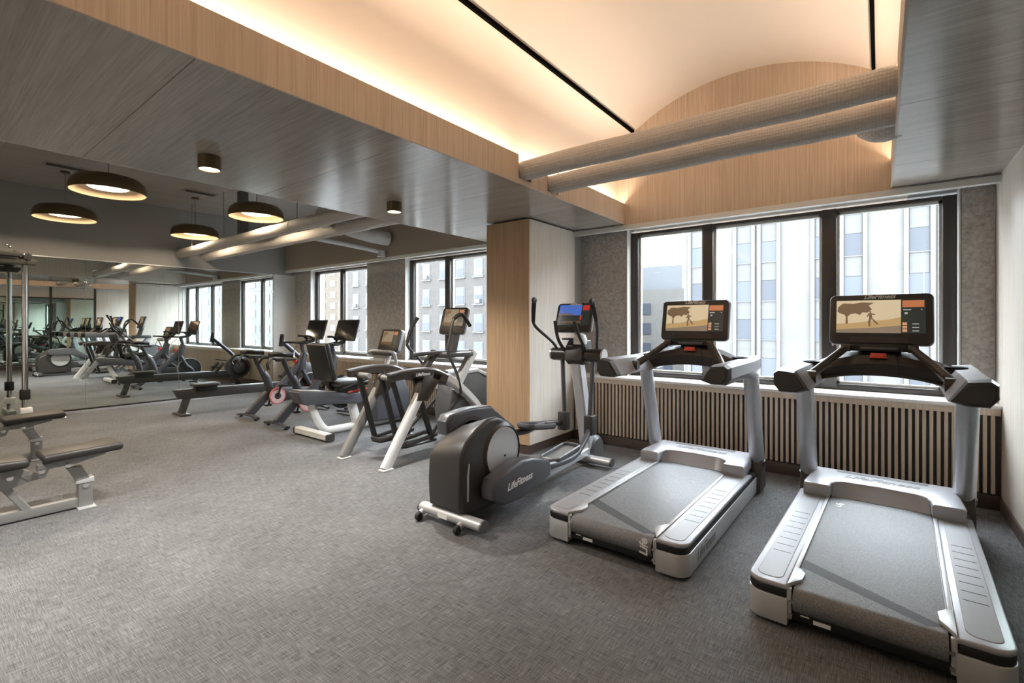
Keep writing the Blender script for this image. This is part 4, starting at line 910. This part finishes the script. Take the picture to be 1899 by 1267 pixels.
# ---------------------------------------------------------------- rowing machine
def rower():
    t = thing('rowing_machine', 'black rowing machine with long rail beside the mirrors', 'rowing machine', (-8.46, 2.70, 0))
    obj('rail', prism(NB(), [(-.11, .39), (2.10, .35), (2.10, .235), (1.9, .215), (0.02, .24), (-.05, .26)], 0, -.055, .055, .008), 'plastic_dark', t)
    obj('rail_track', prism(NB(), [(-.06, .385), (2.0, .348), (2.0, .358), (-.06, .395)], 0, -.03, .03), 'alu', t)
    lg = obj('rear_leg', tube(NB(), [(0, .08, .27), (0, .0, .02)], .048, 8, 0, .9, (0, 1, 0), True), 'plastic_dark', t)
    obj('foot_bar', box(NB(), (-.20, -.06, 0), (.20, .07, .028), .01), 'plastic_dark', lg)
    obj('seat', prism(NB(), rrect(-.15, .15, .14, .52, .08), 2, .418, .46, .012, 2), 'vinyl', t); obj('seat_truck', box(NB(), (-.07, .18, .34), (.07, .48, .425), .01), 'plastic_black', t)
    obj('front_leg', tube(NB(), [(0, 1.95, .28), (0, 2.08, .02)], .05, 8, 0, .9, (0, 1, 0), True), 'plastic_dark', t); obj('front_foot', box(NB(), (-.28, 2.02, 0), (.28, 2.14, .03), .01), 'plastic_dark', t)
    fw = obj('flywheel_cage', lathe(NB(), [(0, -.09), (.20, -.09), (.25, -.06), (.26, 0), (.25, .06), (.20, .09), (0, .09)], 0, 40, (0, 2.06, .42)), 'plastic_slate', t)
    obj('cage_ring', lathe(NB(), [(.12, -.094), (.19, -.094), (.19, -.098), (.12, -.098)], 0, 36, (0, 2.06, .42), closed=True), 'plastic_black', fw)
    for s in (-1, 1):
        ft = obj('foot_plate', box(NB(), (s * .08, -.02, -.15), (s * .20, .02, .15), .012, 2, T((0, 1.62, .42), (R(-40), 0, 0))), 'plastic_black', t); obj('foot_strap', box(NB(), (s * .07, -.045, -.01), (s * .21, -.02, .03), .008, 2, T((0, 1.62, .42), (R(-40), 0, 0))), 'rubber', ft)
    obj('handle', tube(NB(), [(-.25, 1.72, .60), (0, 1.74, .59), (.25, 1.72, .60)], .015, 10, 3), 'rubber', t); obj('chain', tube(NB(), [(0, 1.74, .59), (0, 1.9, .56)], .004, 6), 'chrome', t)
    obj('monitor_arm', tube(NB(), [(0, 2.02, .62), (0, 1.88, .78), (0, 1.56, 1.07)], .032, 10, 3, 1.2), 'bike_grey', t)
    M = T((0, 1.53, 1.10), (R(82), 0, 0)); b = NB(); prism(b, rrect(-.055, .055, -.11, .11, .02), 2, -.03, 0, .004, 1, M); mo = obj('monitor', b, 'plastic_black', t)
    obj('monitor_screen', quad(NB(), [M @ Vector((a * .042, e * .08, .0006)) for a, e in ((-1, -1), (1, -1), (1, 1), (-1, 1))]), 'screen_gloss', mo, 0)
    return t
rower()

# ---------------------------------------------------------------- adjustable benches
def bench():
    t = thing('weight_bench', 'x', 'bench')      # origin at the front foot, back pad towards -Y
    obj('base_beam', prism(NB(), [(-1.35, .012), (-.02, .012), (-.02, .078), (-1.35, .078)], 0, -.03, .03, .004), 'frame_silver_matte', t)
    ff = obj('front_post', prism(NB(), [(-.04, .0), (.045, .0), (.04, .19), (-.02, .32), (-.105, .32), (-.04, .19)], 0, -.042, .042, .004), 'frame_silver_matte', t)
    obj('post_plate', box(NB(), (-.10, -.05, 0), (.10, .055, .012), .003), 'silver_light', ff)
    obj('post_gusset', prism(NB(), [(-.055, .19), (.05, .19), (.05, .225), (-.055, .21)], 0, -.047, .047, .002), 'silver_light', ff)
    for s in (-1, 1):
        for y, z in ((.0, .17), (-.10, .345), (-.24, .335), (-.40, .325)): obj('bolt', lathe(NB(), [(.018, 0), (.018, .008 * s), (.0, .010 * s)], 0, 14, (s * .045, y, z)), 'chrome', ff)
    obj('seat_beam', prism(NB(), [(-.30, .275), (-.22, .285), (-.20, .34), (-.06, .345), (.12, .385), (.12, .42), (-.26, .375), (-.26, .33), (-.36, .325)], 0, -.045, .045, .004), 'frame_silver_matte', t)
    obj('seat_pad', box(NB(), (-.15, -.23, -.032), (.15, .23, .032), .028, 4, T((0, -.02, .438), (R(2), 0, 0))), 'vinyl', t)
    obj('pull_handle', tube(NB(), [(-.04, .11, .40), (-.045, .20, .40), (0, .225, .402), (.045, .20, .40), (.04, .11, .40)], .009, 8, 3), 'chrome', t)
    obj('back_beam', prism(NB(), [(-1.15, .36), (-.36, .375), (-.30, .345), (-.30, .275), (-.42, .24), (-.62, .27), (-1.15, .32)], 0, -.04, .04, .004), 'frame_silver_matte', t)
    obj('back_pad', box(NB(), (-.15, -.44, -.032), (.15, .44, .032), .028, 4, T((0, -.75, .445), (R(-3), 0, 0))), 'vinyl', t)
    for (a, b, c, d) in ((-.30, .05, -.44, .29), (-.66, .05, -.50, .29)):
        obj('strut', tube(NB(), [(0, a, b), (0, c, d)], .03, 8, 0, .8, (0, 1, 0), True), 'frame_silver_matte', t)
    obj('rear_foot', box(NB(), (-.26, -1.42, 0), (.26, -1.34, .07), .008), 'frame_silver_matte', t)
    return t
be = bench(); be.location = (-4.83, .90, 0); be['label'] = 'low padded weight bench at left, the one nearest the camera'; be['group'] = 'weight benches at the left edge'
be2 = copy_tree(be); be2.location = (-6.90, .91, 0); be2['label'] = 'low padded weight bench at left, behind the nearer bench'

# ---------------------------------------------------------------- cable machine at the left edge
t = thing('cable_machine', 'cable machine with chrome columns at the left edge', 'cable machine', (-9.25, .55, 0))
for y in (.56, -.56):
    sgn = 1 if y > 0 else -1
    obj('base_foot', box(NB(), (-.28, y - .05, 0), (.30, y + .05, .07), .01), 'frame_silver_matte', t)
    cb = obj('chrome_column', tube(NB(), [(0, y, .06), (0, y, 2.27)], .032, 20), 'chrome', t)
    obj('column_bracket', box(NB(), (-.06, y - .05, .16), (.06, y + .07, .25), .012), 'white_paint', cb)
    obj('pulley_carriage', box(NB(), (-.05, y - .05, .36), (.05, y + .05, .50), .012), 'plastic_black', cb)
    obj('pulley', lathe(NB(), [(0, -.012), (.045, -.012), (.035, 0), (.045, .012), (0, .012)], 0, 20, (.06, y + .02 * sgn, 2.31)), 'plastic_black', t)
    obj('pulley_arm', tube(NB(), [(0, y - sgn * .12, 2.36), (.0, y + sgn * .12, 2.24)], .03, 8, 0, 1, (1, 0, 0), True), 'rubber', t)
    obj('weight_stack', box(NB(), (-.18, y - sgn * .42 - .09, .10), (-.02, y - sgn * .42 + .09, .85), .006), 'plastic_black', t)
    for dx in (-.16, -.04): obj('guide_rod', tube(NB(), [(dx, y - sgn * .42, .06), (dx, y - sgn * .42, 2.2)], .012, 10), 'chrome', t)
    obj('cable', tube(NB(), [(.085, y + .02 * sgn, 2.30), (.07, y + .02 * sgn, .45)], .003, 6), 'plastic_black', t)
    for dz in (2.33, 2.42, 2.44): obj('hub_cap', lathe(NB(), [(0, 0), (.018, 0), (.016, .01), (0, .012)], 0, 12, (.095, y - sgn * (.02 + (dz - 2.33) * 1.5), dz)), 'chrome', t)
obj('top_beam', box(NB(), (-.06, -.66, 2.20), (.06, .66, 2.28), .01), 'rubber', t)
obj('top_shelf', box(NB(), (-.10, -.50, 2.30), (.10, .50, 2.36), .012), 'rubber', t)
obj('rear_panel', box(NB(), (-.26, -.30, .0), (-.22, .30, 2.25), .01), 'plastic_dark', t)
